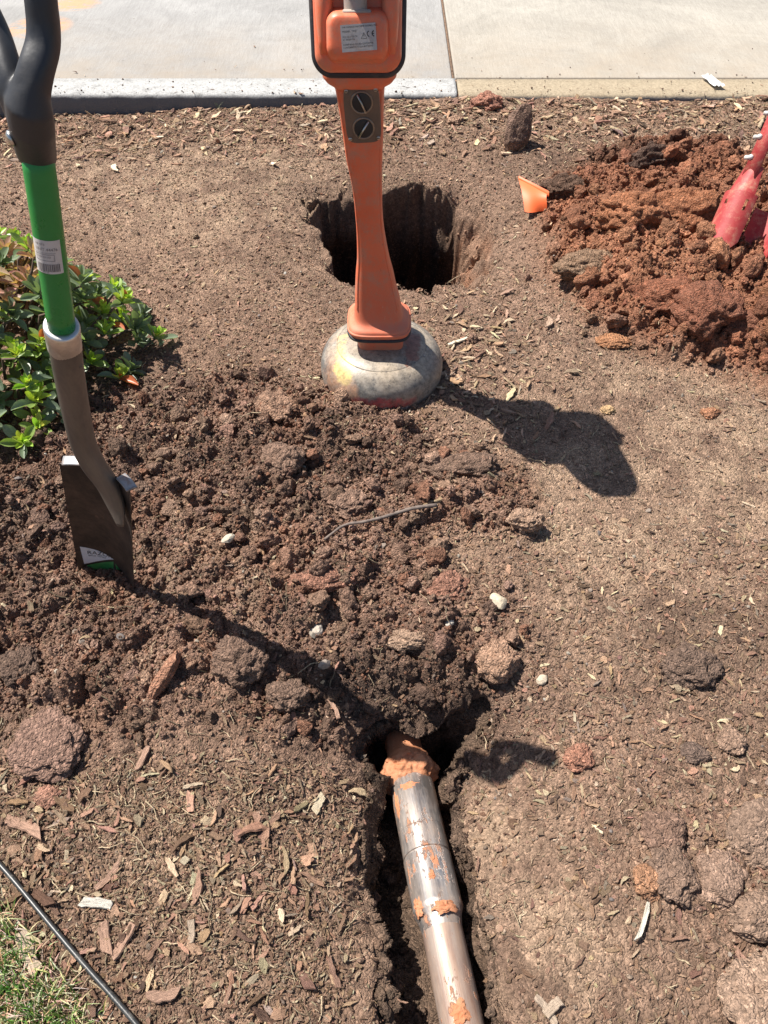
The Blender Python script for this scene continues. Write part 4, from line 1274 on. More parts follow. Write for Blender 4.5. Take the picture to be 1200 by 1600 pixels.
def release(bag, name, cat, group, stuff_name, stuff_label, limit, adj):
    loc, rot, scl, idx, tint = bag.arrays()
    meshes = bag.meshes
    px, py, d = proj(loc[:, 0], loc[:, 1], loc[:, 2])
    size = scl.max(1) / d * FPX * bag.unit
    vis = (px > -3) & (px < 1203) & (py > 0) & (py < 1603)
    order = np.argsort(-(size * vis))
    n = int(min(limit, (vis & (size > 9)).sum()))
    first = {}; made = []
    take = list(order[:n])
    for k in range(len(meshes)):                      # every shape needs at least one individual
        if not any(idx[i] == k for i in take[:n]):
            c = [i for i in order if idx[i] == k][:1]; take += c
    for i in take:
        o = link(name, meshes[int(idx[i])])
        o.location = loc[i]; o.rotation_euler = rot[i]; o.scale = scl[i]
        o['tint'] = [float(v) for v in tint[i]]
        first.setdefault(int(idx[i]), o); made.append(o)
        tag(o, f"{adj(tint[i], scl[i], size[i])} {where(o.location)}", cat, group)
    same = {}
    for o in made: same.setdefault(o['label'], []).append(o)
    ords = ['leftmost'] + [w + ' from left' for w in 'second third fourth fifth sixth seventh eighth ninth tenth eleventh twelfth thirteenth fourteenth fifteenth sixteenth seventeenth eighteenth nineteenth twentieth'.split()]
    for lab, lst in same.items():
        if len(lst) > 1:
            lst.sort(key=lambda o: proj(*o.location)[0])
            for k, o in enumerate(lst[:20]): o['label'] = lab + ', ' + (ords[k] if k < len(lst) - 1 or len(lst) > 20 else 'rightmost')
    rest = np.ones(len(loc), bool); rest[take] = False
    gn_stuff(stuff_name, stuff_label, loc[rest], rot[rest], scl[rest], idx[rest], tint[rest], [first[k] for k in range(len(meshes))])

def eul(n, tilt): return np.stack([rng.normal(0, tilt, n), rng.normal(0, tilt, n), rng.random(n) * 6.283], 1)
def powsize(n, lo, hi, a): u = rng.random(n); return (lo ** -a + u * (hi ** -a - lo ** -a)) ** (-1 / a)

# ---- clods and crumbs
cl = Bag(); cl.meshes = CLODS; cl.unit = 2.0
def add_clods(bag, n, dens, lo, hi, a, sink=.25, nm=8, tintf=None, floor=None, tilt=1.2, **kw):
    if floor is None: X, Y, Z, f = scatter(n, dens, **kw)
    else:
        k = rng.choice(floor, n); X, Y, Z = GX[k], GY[k], GZ[k]; f = fields(X, Y)
    m = len(X); r = powsize(m, lo, hi, a)
    c = soil_colour(X, Y, f) if floor is None else COLG[k] * 1.0
    c = c * (1 + rng.normal(0, .17, (m, 1))) * (1 + rng.normal(0, .02, (m, 3)))
    if tintf is not None: c = tintf(c, f, X, Y)
    s = np.stack([r * rng.uniform(.75, 1.3, m), r * rng.uniform(.75, 1.2, m), r * rng.uniform(.65, 1.05, m)], 1)
    bag.add(np.stack([X, Y, Z + r * sink], 1), rng.random((m, 3)) * 6.283 if tilt > 1 else eul(m, tilt), s, rng.integers(0, nm, m), np.clip(c, .012, .8), None)
def red_bits(c, f, X, Y):
    q = (rng.random(len(X)) < .16)[:, None]
    return np.where(q, np.array([[.30, .15, .095]]) * rng.uniform(.7, 1.2, (len(X), 1)), c)
SPB = dict(xr=(-1.15, .35), y0=.58, y1=1.72)
PIB = dict(xr=(.42, 2.0), y0=1.6, y1=3.2)
add_clods(cl, 4200, lambda X, Y, f: np.clip(.9 * f['spoil'] + .02, 0, 1) * np.clip(.6 + fbm(X * 6, Y * 6, 555, 3) * 1.2, .1, 1), .0042, .027, 1.9, .3, tintf=red_bits, **SPB)
add_clods(cl, 3200, lambda X, Y, f: np.clip(f['pile'], 0, 1) * .9, .0065, .040, 1.8, .3, **PIB)
add_clods(cl, 2500, lambda X, Y, f: np.clip(.7 * f['dark'] + .5 * f['big'] + .08, 0, 1), .004, .018, 2.0, .3)
add_clods(cl, 120, None, .006, .020, 1.6, .2, floor=fb)
add_clods(cl, 160, None, .005, .014, 1.6, .1, floor=wb)
add_clods(cl, 120, None, .006, .022, 1.6, .1, floor=wa)
release(cl, 'clod', 'soil clod', 'loose clods of dug soil', 'loose_clods', 'loose brown and red clods of dug soil', 300,
        lambda t, s, z: ('large ' if z > 45 else 'medium ' if z > 30 else 'small ') + ('red clay' if t[0] > 2.1 * t[1] else 'dark brown' if t[0] < .13 else 'tan' if t[0] > .26 else 'brown') + ' crumbly clod')
cr = Bag(); cr.meshes = CRUMBS; cr.unit = 2.0
add_clods(cr, 60000, lambda X, Y, f: np.clip(f['spoil'], 0, 1), .0014, .0065, 1.5, .3, 6, red_bits, **SPB)
add_clods(cr, 34000, lambda X, Y, f: np.clip(f['pile'], 0, 1), .002, .008, 1.5, .3, 6, **PIB)
add_clods(cr, 30000, lambda X, Y, f: np.clip(.25 + .4 * f['dark'] - .3 * f['crust'], 0, 1) * (1 - f['spoil']) * .9, .0014, .0065, 1.6, .3, 6, red_bits)
add_clods(cr, 3500, None, .0018, .007, 1.6, .2, 6, floor=np.concatenate([fb, wb, wa]))
def spill(bag, n, lo, hi, palette, nm, flat):
    X = rng.uniform(-1.9, 2.0, n); Y = KERB_Y0 + .006 + rng.exponential(.09, n); k = Y < 4.6; X, Y = X[k], Y[k]; m = len(X)
    r = powsize(m, lo, hi, 1.8); t = palette[rng.choice(len(palette), m)] * rng.uniform(.7, 1.2, (m, 1))
    s_ = np.stack([r, r * rng.uniform(.7, 1.1, m), r * .8], 1)
    bag.add(np.stack([X, Y, np.full(m, KERB_Z) + r * flat], 1), eul(m, .1), s_, rng.integers(0, nm, m), t, None)
spill(cr, 420, .0012, .0055, np.array([[.22, .14, .10], [.32, .20, .14], [.14, .09, .07]]), 6, .4)
def greybits(c, f, X, Y):
    q = (rng.random(len(X)) < .3)[:, None]
    return np.where(q, np.array([[.42, .31, .23]]) * rng.uniform(.7, 1.15, (len(X), 1)), c * 1.15)
add_clods(cr, 75000, lambda X, Y, f: np.clip(.75 - .5 * f['spoil'] - .6 * f['pile'], 0, 1), .0012, .0045, 1.5, .35, 6, greybits)
release(cr, 'crumb', 'soil crumb', 'small crumbs of soil', 'soil_crumbs', 'fine crumbs of soil scattered over the whole bed', 4,
        lambda t, s, z: 'small ' + ('red' if t[0] > 2.1 * t[1] else 'brown') + ' soil crumb')

# ---- wood chips and bark
wc = Bag(); wc.meshes = CHIPS; wc.unit = 1.0
PAL = 1.38 * np.array([[.42, .275, .175], [.50, .37, .24], [.33, .20, .13], [.25, .15, .10], [.40, .235, .16], [.60, .48, .32], [.30, .225, .17], [.18, .11, .08]])
def add_chips(n, dens, lo, hi, a, pw, tilt=.2, floor=None, flakes=.3, lift=0.0, **kw):
    if floor is None: X, Y, Z, f = scatter(n, dens, **kw)
    else:
        k = rng.choice(floor, n); X, Y, Z = GX[k], GY[k], GZ[k]
    m = len(X); L_ = powsize(m, lo, hi, a)
    fl = rng.random(m) < flakes
    idx = np.where(fl, rng.integers(9, 14, m), rng.integers(0, 9, m))
    s = np.stack([L_ * np.where(fl, .7, 1), L_ * rng.uniform(.6, 1.2, m) * np.where(fl, .75, 1), L_ * rng.uniform(.7, 1.3, m) * np.where(fl, .7, 1)], 1)
    t = PAL[rng.choice(len(PAL), m, p=pw)] * rng.uniform(.5, 1.35, (m, 1)) * (1 + rng.normal(0, .04, (m, 3)))
    rot = eul(m, tilt)
    if floor is None:
        hx, hy = np.cos(rot[:, 2]) * L_ * .4, np.sin(rot[:, 2]) * L_ * .4
        z1, z2 = surface(X + hx, Y + hy), surface(X - hx, Y - hy)
        rot[:, 1] -= np.arctan2(z1 - z2, L_ * .8) * .8
        Z = np.maximum(Z, (z1 + z2) / 2) * .7 + np.maximum(Z, np.maximum(z1, z2)) * .3
    wc.add(np.stack([X, Y, Z + L_ * .05 + .0008 + rng.random(m) * lift], 1), rot, s, idx, t, None)
pw1 = [.2, .14, .2, .14, .17, .06, .05, .04]
XL = (P(-80, 1500).x, P(590, 1600).x); YL = P(300, 1150).y + .03
left = lambda X, Y: sst(P(575, 1250).x, P(520, 1250).x, X) * sst(P(300, 1160).y, P(300, 1215).y, Y)
XLr = (-.80, .01)
add_chips(6500, lambda X, Y, f: np.clip(left(X, Y) * (1 - f['spoil']) * (.6 + 1.1 * fbm(X * 7, Y * 7, 600, 3)), 0, 1), .008, .050, 1.8, pw1, .25, lift=.004, y1=.78, xr=XLr)
add_chips(27000, lambda X, Y, f: np.clip(left(X, Y) * (1 - f['spoil']) * .8, 0, 1), .0035, .013, .9, pw1, .35, lift=.003, y1=.78, xr=XLr)
add_chips(110000, lambda X, Y, f: np.clip((.55 + .9 * f['n']) * (1 - .8 * f['spoil']) * (1 - f['pile']) * (1 - .45 * f['crust']), 0, 1), .004, .026, 1.5, pw1, .22, lift=.001)
add_chips(5000, lambda X, Y, f: np.clip((1 - f['crust'] * .5) * (1 - f['pile']) * (1 - f['spoil']), 0, 1), .008, .026, 1.2, pw1, .2, y1=1.1, xr=(.0, 1.1))
add_chips(14000, lambda X, Y, f: np.clip(sst(2.75, 3.1, Y) * .9, 0, 1), .010, .060, 1.3, pw1, .2, flakes=.15, lift=.006, y0=2.5)
add_chips(4500, lambda X, Y, f: np.clip(f['spoil'] * .8, 0, 1), .006, .026, 1.9, pw1, .35, **SPB)
add_chips(2600, lambda X, Y, f: np.clip(np.exp(-((X - P(750, 600).x) / .16) ** 2 - ((Y - P(760, 590).y) / .26) ** 2), 0, 1), .012, .05, 1.4, [.3, .25, .1, .1, .1, .1, .05, 0], .25, flakes=.1, y0=1.1, y1=2.2, xr=(0, .7), lift=.004)
add_chips(160, None, .006, .022, 1.6, pw1, .5, floor=np.concatenate([fb, wb]))
spill(wc, 90, .006, .028, PAL, 9, .06)
def chipname(t, s, z):
    c = 'pale straw' if t[0] > .5 else 'pinkish brown' if t[0] / t[2] > 2.2 and t[0] < .45 else 'tan' if t[0] > .35 else 'grey brown' if t[0] / t[2] < 1.7 else 'dark brown'
    return ('long ' if z > 38 else 'medium ' if z > 26 else 'small ') + c + ' wood chip'
release(wc, 'wood_chip', 'wood chip', 'loose wood chips on the soil', 'mulch_chips', 'small wood chips and bark flakes spread over the soil', 299, chipname)

# ---- straws and twigs
sw = Bag(); sw.meshes = STRAWS; sw.unit = 1.0
def add_straw(n, dens, lo, hi, **kw):
    X, Y, Z, f = scatter(n, dens, **kw); m = len(X); L_ = powsize(m, lo, hi, 1.2)
    t = np.array([[.72, .58, .40]]) * rng.uniform(.35, 1.15, (m, 1)) * np.array([[1, .97, .92]])
    th = rng.uniform(.0007, .0017, m) / .016
    sw.add(np.stack([X, Y, Z + .003], 1), eul(m, .16), np.stack([L_, th * .8 + L_ * .15, th], 1), rng.integers(0, 5, m), t, None)
add_straw(700, lambda X, Y, f: f['spoil'] * .8, .015, .07, **SPB)
sw.tint[-1] *= .45
add_straw(1500, lambda X, Y, f: left(X, Y) * .8, .012, .07, y1=.78, xr=XLr)
add_straw(7000, lambda X, Y, f: np.clip(.25 + .6 * f['mulch'] + .3 * f['back'] - .1 * f['spoil'] - .15 * f['pile'], 0, 1), .012, .06)
grassz = lambda X, Y: sst(0, .05, (P(60, 1420).y - Y) - (X - P(60, 1420).x) * .85 + .02)
add_straw(2500, lambda X, Y, f: grassz(X, Y), .02, .09)
release(sw, 'straw', 'straw', 'loose dry straws on the soil', 'straw_litter', 'fine dry straws and rootlets strewn over the soil', 120,
        lambda t, s, z: ('long ' if z > 50 else 'short ') + ('pale' if t[0] > .45 else 'brownish') + ' dry straw')

# ---- pebbles
pb = Bag(); pb.meshes = STONES; pb.unit = 2.0
X, Y, Z, f = scatter(2600, lambda X, Y, f: np.clip(.35 + .3 * f['spoil'] - .2 * f['pile'], 0, 1))
m = len(X); r = powsize(m, .002, .0085, 2.0)
t = np.array([[.50, .43, .34], [.38, .30, .24], [.58, .54, .47], [.25, .21, .19], [.46, .27, .15]])[rng.choice(5, m, p=[.3, .36, .06, .18, .1])] * .8 * rng.uniform(.8, 1.1, (m, 1))
pb.add(np.stack([X, Y, Z + r * .3], 1), eul(m, .5), np.stack([r * rng.uniform(.9, 1.4, m), r, r * rng.uniform(.7, 1, m)], 1), rng.integers(0, 6, m), t, None)
release(pb, 'pebble', 'pebble', 'small pebbles in the soil', 'fine_gravel', 'tiny pebbles scattered through the soil', 90,
        lambda t, s, z: ('larger ' if z > 16 else 'small ') + ('whitish' if t[0] > .48 else 'tan' if t[0] > .33 else 'dark grey') + ' pebble')

# ------------------------------------------------------------------ single things one can point at
def single(name, label, cat, px, py, size, tint, seed, rotz=0, tilt=(0, 0), lift=.3, kind='clod', sub=5, **kw):
    vf = clod_mesh(seed, sub, **kw)
    me = mesh_np(name, vf[0], vf[1], kind != 'stone')
    me.materials.append(M_CLOD if kind == 'clod' else M_STONE)
    o = link(name, me); p = G(px, py)
    o.location = (p.x, p.y, p.z + size[2] * lift); o.scale = size; o.rotation_euler = (tilt[0], tilt[1], rotz)
    if kind == 'clod' and tint[0] < 1.8 * tint[1] and not (px > 850 and py < 660):
        lum = sum(tint) / (.235 + .152 + .110); tint = [.4 * a + .6 * b * lum for a, b in zip(tint, (.235, .152, .110))]
    o['tint'] = list(tint); return tag(o, label, cat)
SZ = lambda px, py, w: w * P(px, py).y / (cs - ((py - 800) / FPX) * sn) / FPX / 2      # half width of w photo pixels
RED, ORG, BRN, TAN, DRK = (.29, .115, .07), (.36, .15, .08), (.17, .10, .068), (.31, .205, .14), (.085, .055, .043)
def big(px, py, w, asp, hgt, tint, seed, label, rotz=0, **kw):
    kw.setdefault('crumb', .15); kw.setdefault('lift', .15); kw.setdefault('cuts', 1); tint = tuple(c * 1.15 + .005 for c in tint) if px > 850 and py < 660 else tuple(min(.5, c * 1.45 + .02) for c in tint)
    s = SZ(px, py, w)
    return single('clod', label, 'soil clod', px, py, (s, s * asp, s * hgt * 1.1), tint, seed, rotz, **kw)
single('upright_stone', 'dark brown upright stone leaning on the soil near the kerb', 'stone', 806, 226, (.055, .048, .088), (.25, .15, .115), 901, .3, (-.2, .45), .62, 'clod', amp=.22, sc=.9, crumb=.04, cuts=4)
big(430, 640, 66, 1.0, .55, (.27, .145, .085), 902, 'round reddish brown clod just left of the grey foot, biggest there')
big(722, 738, 120, .45, .34, (.16, .095, .065), 903, 'long low dark clod between the grey foot and its shadow', -.1, crumb=.16)
big(820, 815, 46, .7, .6, (.34, .215, .135), 904, 'tan clod just below the shadow of the locator')
big(778, 1035, 62, 1.0, .62, (.33, .18, .10), 905, 'round ochre clod at the top right rim of the pit', crumb=.14)
big(695, 915, 62, .9, .4, (.24, .115, .075), 906, 'flattened reddish clod between twig and pit')
big(505, 910, 100, .45, .32, (.25, .12, .078), 907, 'elongated reddish ridge of clay right of the shovel shadow', .15)
big(645, 1002, 80, .4, .35, (.30, .205, .13), 908, 'low tan crust on top of the dark heap above the pit')
big(440, 720, 60, .9, .6, (.19, .11, .075), 909, 'rounded brown clod in the middle of the spoil')
big(375, 1035, 72, .9, .6, (.16, .092, .062), 910, 'dark brown clod below the shovel shadow')
big(450, 1085, 60, .9, .6, (.15, .09, .062), 911, 'dark clod left of the pit')
big(905, 1187, 42, .9, .6, (.29, .135, .085), 912, 'rust coloured clod right of the grip shadow', crumb=.14)
big(1085, 1178, 42, .8, .4, (.12, .085, .07), 913, 'dark grey flat clod on the right open ground', crumb=.04)
big(1142, 1160, 40, 1.1, .7, (.28, .18, .12), 914, 'tan clod behind the big brown slabs', crumb=.13)
big(1075, 1045, 80, .8, .5, (.125, .082, .06), 915, 'dark cavity sided clod on the right edge of the open ground', crumb=.16)
big(1035, 1300, 60, 1.0, .55, (.20, .11, .075), 916, 'reddish brown clod leaning left of the big brown slabs', .6)
big(1012, 1378, 42, 1.2, .8, (.32, .165, .09), 917, 'orange brown round clod above the white stick', crumb=.14)
big(1052, 1365, 80, 1.1, .6, (.20, .13, .09), 918, 'cracked brown clod beside the orange brown one')
big(1125, 1375, 78, 1.1, .5, (.26, .17, .12), 919, 'flat tan clod between the two largest slabs', crumb=.08)
single('soil_slab', 'broad brown slab of soil cut off by the right edge', 'soil slab', 1185, 1305, (.062, .045, .016), (.33, .235, .17), 920, .4, (.1, -.12), .3, amp=.3, crumb=.13, cuts=3)
single('soil_slab', 'smooth brown slab right of the cracked clods, lower one', 'soil slab', 1185, 1432, (.050, .032, .020), (.36, .25, .175), 921, .1, (.05, .0), .3, amp=.3, crumb=.13, cuts=3)
single('rock', 'pale rough rock cut off by the bottom right corner', 'rock', 1200, 1580, (.065, .072, .034), (.46, .33, .23), 922, -.2, (.0, .1), .25, 'clod', amp=.3, crumb=.14, cuts=2)
single('clay_patty', 'flat round reddish brown clay patty in front of the spoil on the left', 'clay patty', 80, 1168, (.060, .060, .018), (.34, .19, .15), 930, .3, (.1, .05), .8, amp=.2, crumb=.13, cuts=2)
single('clay_slab', 'long orange brown clay slab lying on edge at the front of the spoil', 'clay slab', 262, 1062, (.050, .0145, .020), (.46, .235, .15), 931, 1.05, (.25, -.3), .9, amp=.15, crumb=.07, cuts=5)
big(75, 1245, 40, .8, .4, (.30, .15, .10), 932, 'small orange clod touching the lower side of the clay patty')
big(925, 418, 105, .55, .36, (.28, .175, .11), 951, 'tan crusted slab of turf overhanging the left side of the red pile', .25, crumb=.15)
big(1045, 470, 110, .8, .55, (.27, .105, .058), 934, 'large red clay lump low in the middle of the pile')
big(1100, 490, 90, .9, .6, (.25, .10, .058), 935, 'red brown lump at the front right of the pile', .4)
big(1165, 510, 80, .8, .5, (.24, .10, .06), 936, 'red lump at the right border in the pile')
big(985, 340, 90, .7, .6, (.36, .15, .075), 937, 'bright orange clay lump left of the digger')
big(1070, 340, 100, .7, .6, (.34, .14, .07), 938, 'bright orange clay lump touching the digger blade')
big(1018, 258, 60, .5, .65, (.11, .065, .048), 939, 'dark jagged clod sticking up at the back of the pile', crumb=.2, cav=.5)
big(880, 300, 60, .7, .6, (.13, .075, .05), 940, 'dark clod between flag and pile')
big(958, 535, 52, .6, .3, (.42, .20, .10), 941, 'flat orange tan clay flake at the lower left foot of the pile')
big(1110, 648, 30, .7, .5, (.42, .20, .11), 942, 'small orange clod on the open ground below the pile')
big(950, 642, 20, .8, .5, (.52, .34, .18), 943, 'small yellow brown clod left of the orange one below the pile')
big(760, 165, 44, .8, .6, (.33, .15, .10), 944, 'reddish clod at the kerb joint')
big(712, 190, 24, .7, .5, (.45, .20, .12), 945, 'small orange clod near the kerb joint')
big(218, 768, 40, .8, .5, (.13, .08, .055), 946, 'dark clod right behind the shovel shoulder')
big(540, 790, 60, .8, .5, (.22, .125, .085), 947, 'brown clod behind the long dark twig', crumb=.14)
big(30, 1040, 60, .9, .5, (.11, .068, .05), 948, 'dark clod at the left border in the spoil')
for (x, y, w, asp, t_, lab) in ((494, 986, 24, .9, (.55, .47, .38), 'whitish angular stone at the front of the spoil above the shadow'), (778, 942, 24, 1.3, (.60, .50, .36), 'pale yellow upright stone right of the reddish clods'),
                                (508, 1040, 22, .7, (.33, .27, .22), 'grey brown oval stone in the shovel shadow'), (358, 845, 22, .6, (.60, .52, .40), 'white pebble right of the shovel blade in the spoil'),
                                (847, 1064, 20, .8, (.56, .46, .34), 'pale rounded pebble right of the ochre clod'), (702, 974, 14, .9, (.56, .50, .42), 'small white pebble on the dark heap')):
    s = SZ(x, y, w)
    single('stone', lab, 'stone', x, y, (s, s * asp, s * .7), t_, int(x), .5, (0, 0), .6, 'stone', 3, amp=.25, sc=.9, crumb=.0, cuts=5)

# ------------------------------------------------------------------ post hole digger
def red_paint():
    t = NT('worn_red_paint'); v = t.coord('Object')
    c = t.mix((.34, .030, .032), (.43, .075, .068), t.ramp(t.noise(v, 20, 5, .7), [(.35, 0.0), (.7, 1.0)]))
    c = t.mix(c, (.50, .26, .17), t.ramp(t.noise(v, 26, 8, .78), [(.50, 0.0), (.66, .7)]))
    c = t.mix(c, (.16, .06, .045), t.ramp(t.noise(v, 60, 6, .75), [(.64, 0.0), (.70, .8)]))
    return t.done(c, .55, normal=t.bump(t.noise(v, 150, 5, .7), .0008, .6), spec=.4)
M_RED = red_paint()
M_WHITEP = worn('white_paint_spatter', (.72, .70, .66), (.2, .16, .13), .6, (.5, .7), scale=60)
tipz = ground_z(P(1138, 380, .1).x, P(1138, 380, .1).y)
D0, D1 = P(1121, 382, tipz + .018), P(1168, 276, tipz + .16)
dd = (D1 - D0).normalized()
dig_ = empty('post_hole_digger', D0)
tag(dig_, 'worn red steel post hole digger stuck in the red clay pile', 'post hole digger')
view = (Vector((0, 0, H)) - D0).normalized()
nf = (view + Vector((-.55, .1, .15))); nf = (nf - dd * nf.dot(dd)).normalized()         # convex side of the scoop
sd_ = dd.cross(nf).normalized()
if sd_.x < 0: sd_ = -sd_
def shell(name, L0, L1, rad, half, off, mat, parent, tip=0.0, th=.003, n=28, m=26, taper=0.0, flip=1, slot=None):
    vs, fs = [], []
    for layer in (0, 1):
        for j in range(m + 1):
            u = j / m
            for i in range(n + 1):
                w = i / n * 2 - 1
                s0 = L0 + tip * (abs(w) ** 2.2)
                s = s0 + (L1 - s0) * u
                r = rad * (1 - taper * u)
                a = w * half
                dent = .0006 * mnoise.noise(Vector((s * 30, w * 3, seed_[0])))
                rr = r - layer * th + dent
                p = D0 + dd * s + off + (nf * (math.cos(a) * rr - rad * .6) * flip + sd_ * math.sin(a) * rr)
                vs.append(p)
    base = (n + 1) * (m + 1)
    for j in range(m):
        for i in range(n):
            if slot and any(abs((i + .5) / n * 2 - 1 - sw) < sww and abs((j + .5) / m - su) < suu for sw, su, sww, suu in slot): continue
            a = j * (n + 1) + i
            fs.append((a, a + 1, a + n + 2, a + n + 1)); fs.append((a + base, a + n + 1 + base, a + n + 2 + base, a + 1 + base))
    rim = [i for i in range(n + 1)] + [j * (n + 1) + n for j in range(1, m + 1)] + [m * (n + 1) + i for i in range(n - 1, -1, -1)] + [j * (n + 1) for j in range(m - 1, 0, -1)]
    for a, b in zip(rim, rim[1:] + rim[:1]): fs.append((a, a + base, b + base, b))
    o = part(name, (vs, fs), mat, parent); autosmooth(o, 45); return o
seed_ = [1.0]
shell('scoop_blade', -.03, .155, .055, 1.15, Vector((0, 0, 0)), M_RED, dig_, tip=.05, slot=[(.55, .80, .06, .09), (-.35, .80, .05, .035)])
seed_[0] = 2.0
shell('upper_bracket', .145, .24, .050, 1.0, nf * -.005, M_RED, dig_, taper=.35)
seed_[0] = 3.0
shell('scoop_blade', -.02, .150, .055, 1.1, nf * -.085 + sd_ * .075, M_RED, dig_, tip=.04, flip=-1)
# flat straps, bolts and the pair of handles
for k, (o_, tl) in enumerate(((sd_ * .002, 0), (sd_ * .085 - nf * .06, 1))):
    a = D0 + dd * .20 + o_ - nf * .004; b = D0 + dd * .52 + o_ + sd_ * (.03 * k)
    ax2 = (b - a).normalized()
    part('strap', quadbox((a + b) / 2, sd_, nf, ax2, .021, .0035, (b - a).length / 2, .001), M_RED, dig_)
    for q_ in (.06, .12, .19):
        c = a + ax2 * q_ - sd_ * .017
        part('bolt', joinvf([lathe([(.008, -.004), (.008, .005), (.005, .009), (.001, .010)], (c + nf * .002, ax2, sd_, nf), 6)]), M_WHITEP, dig_)
        part('bolt', joinvf([lathe([(.007, -.002), (.007, .012), (.005, .015), (.001, .0155)], (c - sd_ * .004, ax2, nf, -sd_), 6)]), M_WHITEP, dig_)
    part('handle', sweep([a + ax2 * (.10 + i * .12) + nf * -.02 for i in range(10)], .0185, 20), worn('ash_wood_handle', (.50, .33, .17), (.30, .19, .1), .5, (.45, .7), scale=12), dig_)

# ------------------------------------------------------------------ marking flag
M_FLAG = NT('orange_flag_plastic')
M_FLAG = M_FLAG.done((.86, .16, .045), .5, spec=.4, Subsurface_Weight=0.0)
fbase = G(806, 292)
flag = empty('marking_flag', fbase)
tag(flag, 'small orange marking flag lying bent over on a wire left of the red pile', 'marking flag')
A_, B_, C_, D_ = P(809, 275, .075), P(856, 299, .070), P(852, 331, .022), P(820, 331, .020)
vs, fs = [], []
for j in range(13):
    for i in range(13):
        u, w = i / 12, j / 12
        p = (A_ * (1 - u) + B_ * u) * (1 - w) + (D_ * (1 - u) + C_ * u) * w
        p = p + Vector((0, -.010, .008)) * math.sin(math.pi * w) + Vector((.0, -.012, .002)) * math.sin(u * 5.5) * (.2 + w) * .5 + Vector((-.004, 0, 0)) * math.sin(w * 5) * u
        vs.append(p)
for j in range(12):
    for i in range(12):
        a = j * 13 + i; fs.append((a, a + 1, a + 14, a + 13))
part('flag_sheet', (vs, fs), M_FLAG, flag)
vs2 = []
for j in range(5):
    for i in range(13):
        u, w = i / 12, j / 4
        p = A_ * (1 - u) + B_ * u
        vs2.append(p + Vector((.002, -.004 - .010 * math.sin(w * 2.4), .0045 - .018 * w * (.5 + .5 * u))) + Vector((0, -.003, 0)))
fs2 = [(j * 13 + i, j * 13 + i + 1, j * 13 + i + 14, j * 13 + i + 13) for j in range(4) for i in range(12)]
part('folded_edge', (vs2, fs2), M_FLAG, flag)
part('flag_wire', sweep(smooth_path([fbase - WZ * .02, fbase + Vector((-.003, .0, .03)), A_ + Vector((-.010, .0, .004)), A_ + Vector((.002, 0, .001))], 5), .0011, 6), M_PLATE, flag)

# ------------------------------------------------------------------ twig, stick, paper, tubing
M_BARK = worn('grey_bark', (.13, .10, .085), (.24, .19, .16), .85, (.4, .65), scale=60)
pts = [G(508, 851, .006), G(538, 832, .012), G(570, 826, .014), G(600, 818, .014), G(625, 810, .012), G(650, 802, .014), G(682, 798, .010)]
zc = sum(p.z for p in pts) / len(pts)
for p in pts: p.z = p.z * .5 + zc * .5 + .010
tw = smooth_path([tuple(p) for p in pts], 6)
tv = sweep(tw, [(.0028 + .0018 * i / len(tw) + .0004 * math.sin(i * 1.7),) * 2 for i in range(len(tw))], 10)
o = part('twig', tv, M_BARK, None); tag(o, 'long dark bare twig lying across the middle of the spoil', 'twig')
M_PALEW = worn('pale_split_wood', (.62, .55, .42), (.42, .33, .22), .75, (.5, .7), scale=80)
def stick(px0, py0, px1, py1, r, mat, name, lab, cat, lift=.006, flat=.5):
    a, b = G(px0, py0), G(px1, py1); z = max(a.z, b.z) + lift; a.z = z; b.z = z - .001
    c = [a + (b - a) * (k / 6) + Vector((.001 * math.sin(k * 2), .001 * math.cos(k * 3), .001 * math.sin(k))) for k in range(7)]
    o = part(name, sweep([tuple(p) for p in c], [(r * (1 - .25 * abs(k - 3) / 3), r * flat) for k in range(7)], 7, expo=3), mat, None, False)
    return tag(o, lab, cat)
#
stick(700, 542, 730, 530, .0055, M_PALEW, 'stick', 'short pale straw coloured stick right of the grey foot', 'stick')
M_BRK = worn('brown_bark', (.33, .19, .125), (.46, .30, .21), .8, (.4, .65), scale=70)
def strip(px0, py0, px1, py1, r, tint, name, lab, cat, lift=.007):
    a, b = G(px0, py0), G(px1, py1); z = max(a.z, b.z) + lift; c = (a + b) / 2; c.z = z
    L_ = (b - a).length; sd_k = int(px0 * 7 + py0)
    vf = chip_mesh(sd_k, 1, 2 * r / L_, .05, .06, 8, .35)
    me = mesh_np(name, vf[0], vf[1], False); me.materials.append(M_WOOD)
    o = link(name, me); o.location = c; o.scale = (L_, L_, L_); o.rotation_euler = (rnd.uniform(-.3, .3), rnd.uniform(-.12, .12), math.atan2((b - a).y, (b - a).x))
    o['tint'] = list(tint); return tag(o, lab, cat)
strip(1013, 1408, 990, 1472, .0032, (.78, .72, .6), 'stick', 'whitish straight stick pointing down from the orange brown clod', 'stick')
strip(124, 1412, 182, 1420, .0075, (.74, .68, .58), 'wood_splinter', 'bleached white splinter in the mulch, brightest piece near the tubing', 'wood splinter')
